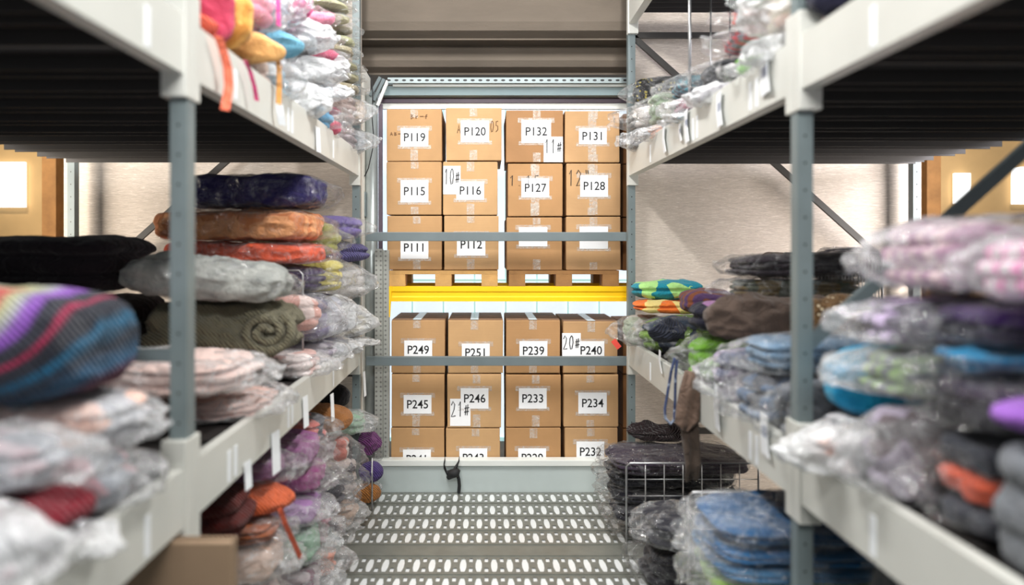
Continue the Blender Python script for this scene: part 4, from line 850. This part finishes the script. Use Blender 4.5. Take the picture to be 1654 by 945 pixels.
# hanging brown trouser leg and patterned cord on the right middle beam
XH = .955
t = thing('hanging_trouser', 'brown trouser leg hanging over the right middle beam', 'trousers', (0, 0, 0))
Yh = 3.15
def HB(pts, dy=0): return [(PX(x, Yh), Yh+dy, PZ(y, Yh)) for x, y in pts]
def slab(L_, R_, th, dy, seed):
    mb = MB(); n = len(L_); V = []
    for i in range(n):
        for j in range(7):
            f = j/6; x = L_[i][0]*(1-f)+R_[i][0]*f; y = L_[i][1]*(1-f)+R_[i][1]*f
            w = .012*math.sin(f*9+i*.7+seed); V.append((PX(x, Yh), Yh+dy+w, PZ(y, Yh)))
    m_ = len(V); V += [(a, b+th, c) for a, b, c in V]; Fc = []
    for i in range(n-1):
        for j in range(6):
            a = i*7+j; Fc += [(a, a+1, a+8, a+7), (m_+a+7, m_+a+8, m_+a+1, m_+a)]
    ring = [j for j in range(7)]+[i*7+6 for i in range(1, n)]+[(n-1)*7+j for j in range(5, -1, -1)]+[i*7 for i in range(n-2, 0, -1)]
    for k in range(len(ring)): a, b = ring[k], ring[(k+1) % len(ring)]; Fc.append((b, a, m_+a, m_+b))
    return mb.add(V, Fc)
slab([(1108, 600), (1100, 630), (1094, 665), (1092, 685), (1104, 696)], [(1130, 600), (1132, 630), (1130, 655), (1128, 680), (1110, 697)], .02, 0, 0).build('upper_leg', cloth((112, 92, 80)), t, smooth=True)
slab([(1104, 690), (1106, 720), (1110, 750), (1109, 781)], [(1129, 678), (1132, 715), (1135, 750), (1133, 776)], .02, .022, 2).build('lower_leg', cloth((84, 72, 64)), t, smooth=True)
slab([(1124, 594), (1126, 630), (1122, 670), (1106, 695)], [(1133, 594), (1134, 640), (1131, 680), (1130, 694)], .012, .03, 1).build('plum_lining', cloth((120, 44, 70), 'stripe', (90, 100, 110)), t, smooth=True)
cd = MB().tube([(PX(x, 3.2), 3.2+.01*math.sin(i), PZ(y, 3.2)) for i, (x, y) in enumerate(((1090, 578), (1085, 600), (1080, 630), (1074, 660), (1074, 675), (1082, 684), (1089, 678), (1091, 650), (1092, 610), (1094, 582)))], .007, 8)
tag(cd.build('cord_loop', cloth((52, 62, 92), 'patch', (130, 140, 160)), smooth=True), 'blue patterned cord loop hanging left of the trouser leg', 'cord')
# wire dividers and baskets
def divider(label, x0, x1, Y, z0, z1, nx, nz, leg=True):
    t = thing('wire_divider', label, 'wire divider', (x0, Y, z0), 0)
    fr = MB(); w, h = x1-x0, z1-z0
    fr.tube([(0, 0, 0), (0, 0, h-.02), (.02, 0, h), (w-.02, 0, h), (w, 0, h-.02), (w, 0, 0)], .006, 8).build('wire_rim', M_WIRE, t, smooth=True)
    g = MB()
    for i in range(1, nx): g.tube([(w*i/nx, 0, .08), (w*i/nx, 0, h)], .0028, 6)
    for j in range(1, nz): g.tube([(0, .004, h*(1-j/(nz+.6))), (w, .004, h*(1-j/(nz+.6)))], .0028, 6)
    g.build('wire_grid', M_WIRE, t, smooth=True)
divider('far zinc wire mesh divider before the shiny black bags', PX(1012, 3.93), PX(1225, 3.93), 3.93, .0, PZ(748, 3.93), 7, 5)
divider('near zinc wire mesh divider left of the azure bags', PX(1112, 2.84), PX(1310, 2.84), 2.84, .0, PZ(795, 2.84), 6, 8)
divider('tall fine wire basket side behind the near right post', PX(1262, 3.75), PX(1425, 3.75), 3.75, SM, PZ(409, 3.75), 30, 2)
divider('small wire frame behind the grey knit on the left shelf', PX(400, 3.6), PX(489, 3.6), 3.6, SM, PZ(437, 3.6), 3, 3)
# thin wire poles on the right upper shelf
for px, lb, Yq in ((1114, 'tall thin wire pole nearer on the right upper shelf', 3.55), (1148, 'tall thin wire pole farther on the right upper shelf', 4.2), (1179, 'short thin wire pole beside the striped bags', 4.4)):
    t = MB().tube([(PX(px, Yq), Yq, ST), (PX(px, Yq), Yq, 3.325+.085)], .0085 if px == 1114 else .006, 8).build('wire_pole', M_WIRE, smooth=True); tag(t, lb, 'pole', 'wire poles on the right upper shelf')
t = MB().tube([(PX(601, 4.6), 4.6, SB), (PX(601, 4.6), 4.6, PZ(740, 4.6))], .006, 8).build('wire_pole', M_WIRE, smooth=True); tag(t, 'thin wire post beside the violet knit ball', 'pole')
# cable down the concrete corner
cb = MB().tube([(PX(x, 5.0), 5.0, PZ(y, 5.0)) for x, y in ((594, 118), (600, 128), (602, 150), (601, 190), (603, 215), (602, 240), (595, 272), (589, 285))], .004, 6).build('cable', M_BLACK, smooth=True); tag(cb, 'thin dark cable hanging by the silver column', 'cable')
# brown carton at the bottom left of the walkway
t = thing('cardboard_carton', 'flattened brown carton standing at the bottom by the near left post', 'box', (-.90, 1.895, .0))
MB().box(-.24, PX(374, 1.895)+.90, 0, .05, .0, PZ(877, 1.895), .006).build('box_body', card_mat((140, 118, 96)), t); MB().box(-.24, PX(374, 1.895)+.90, .02, .03, PZ(877, 1.895)-.001, PZ(877, 1.895)+.004).build('top_seam', card_mat((110, 92, 74)), t)
# hall beyond the racks: posts and carton stacks
for x, lb in ((PX(66, 6.6), 'brown timber post in the hall beyond the left rack'), (PX(1522, 6.6), 'brown timber post in the hall beyond the right rack')):
    tag(MB().box(x-.07, x+.07, 6.72, 6.86, 0, 4.7, .006).build('timber_post', M_WOODD), lb, 'post')
for x, nm in ((PX(96, 6.2), 'left'), (PX(1600, 6.2), 'right')):
    z = 0
    for k in range(4):
        t = thing('cardboard_carton', f'tan carton {["lowest", "second up", "third up", "topmost"][k]} in the hall stack beyond the {nm} rack', 'box', (x, 6.2, z), .1*(k % 2), 'hall cartons')
        MB().box(-.2, .2, 0, .4, 0, .45, .008).build('box_body', card_mat((216, 178, 116)), t); MB().box(-.03, .03, -.0015, -.0003, .02, .43).build('packing_tape', tape_mat(), t); z += .45
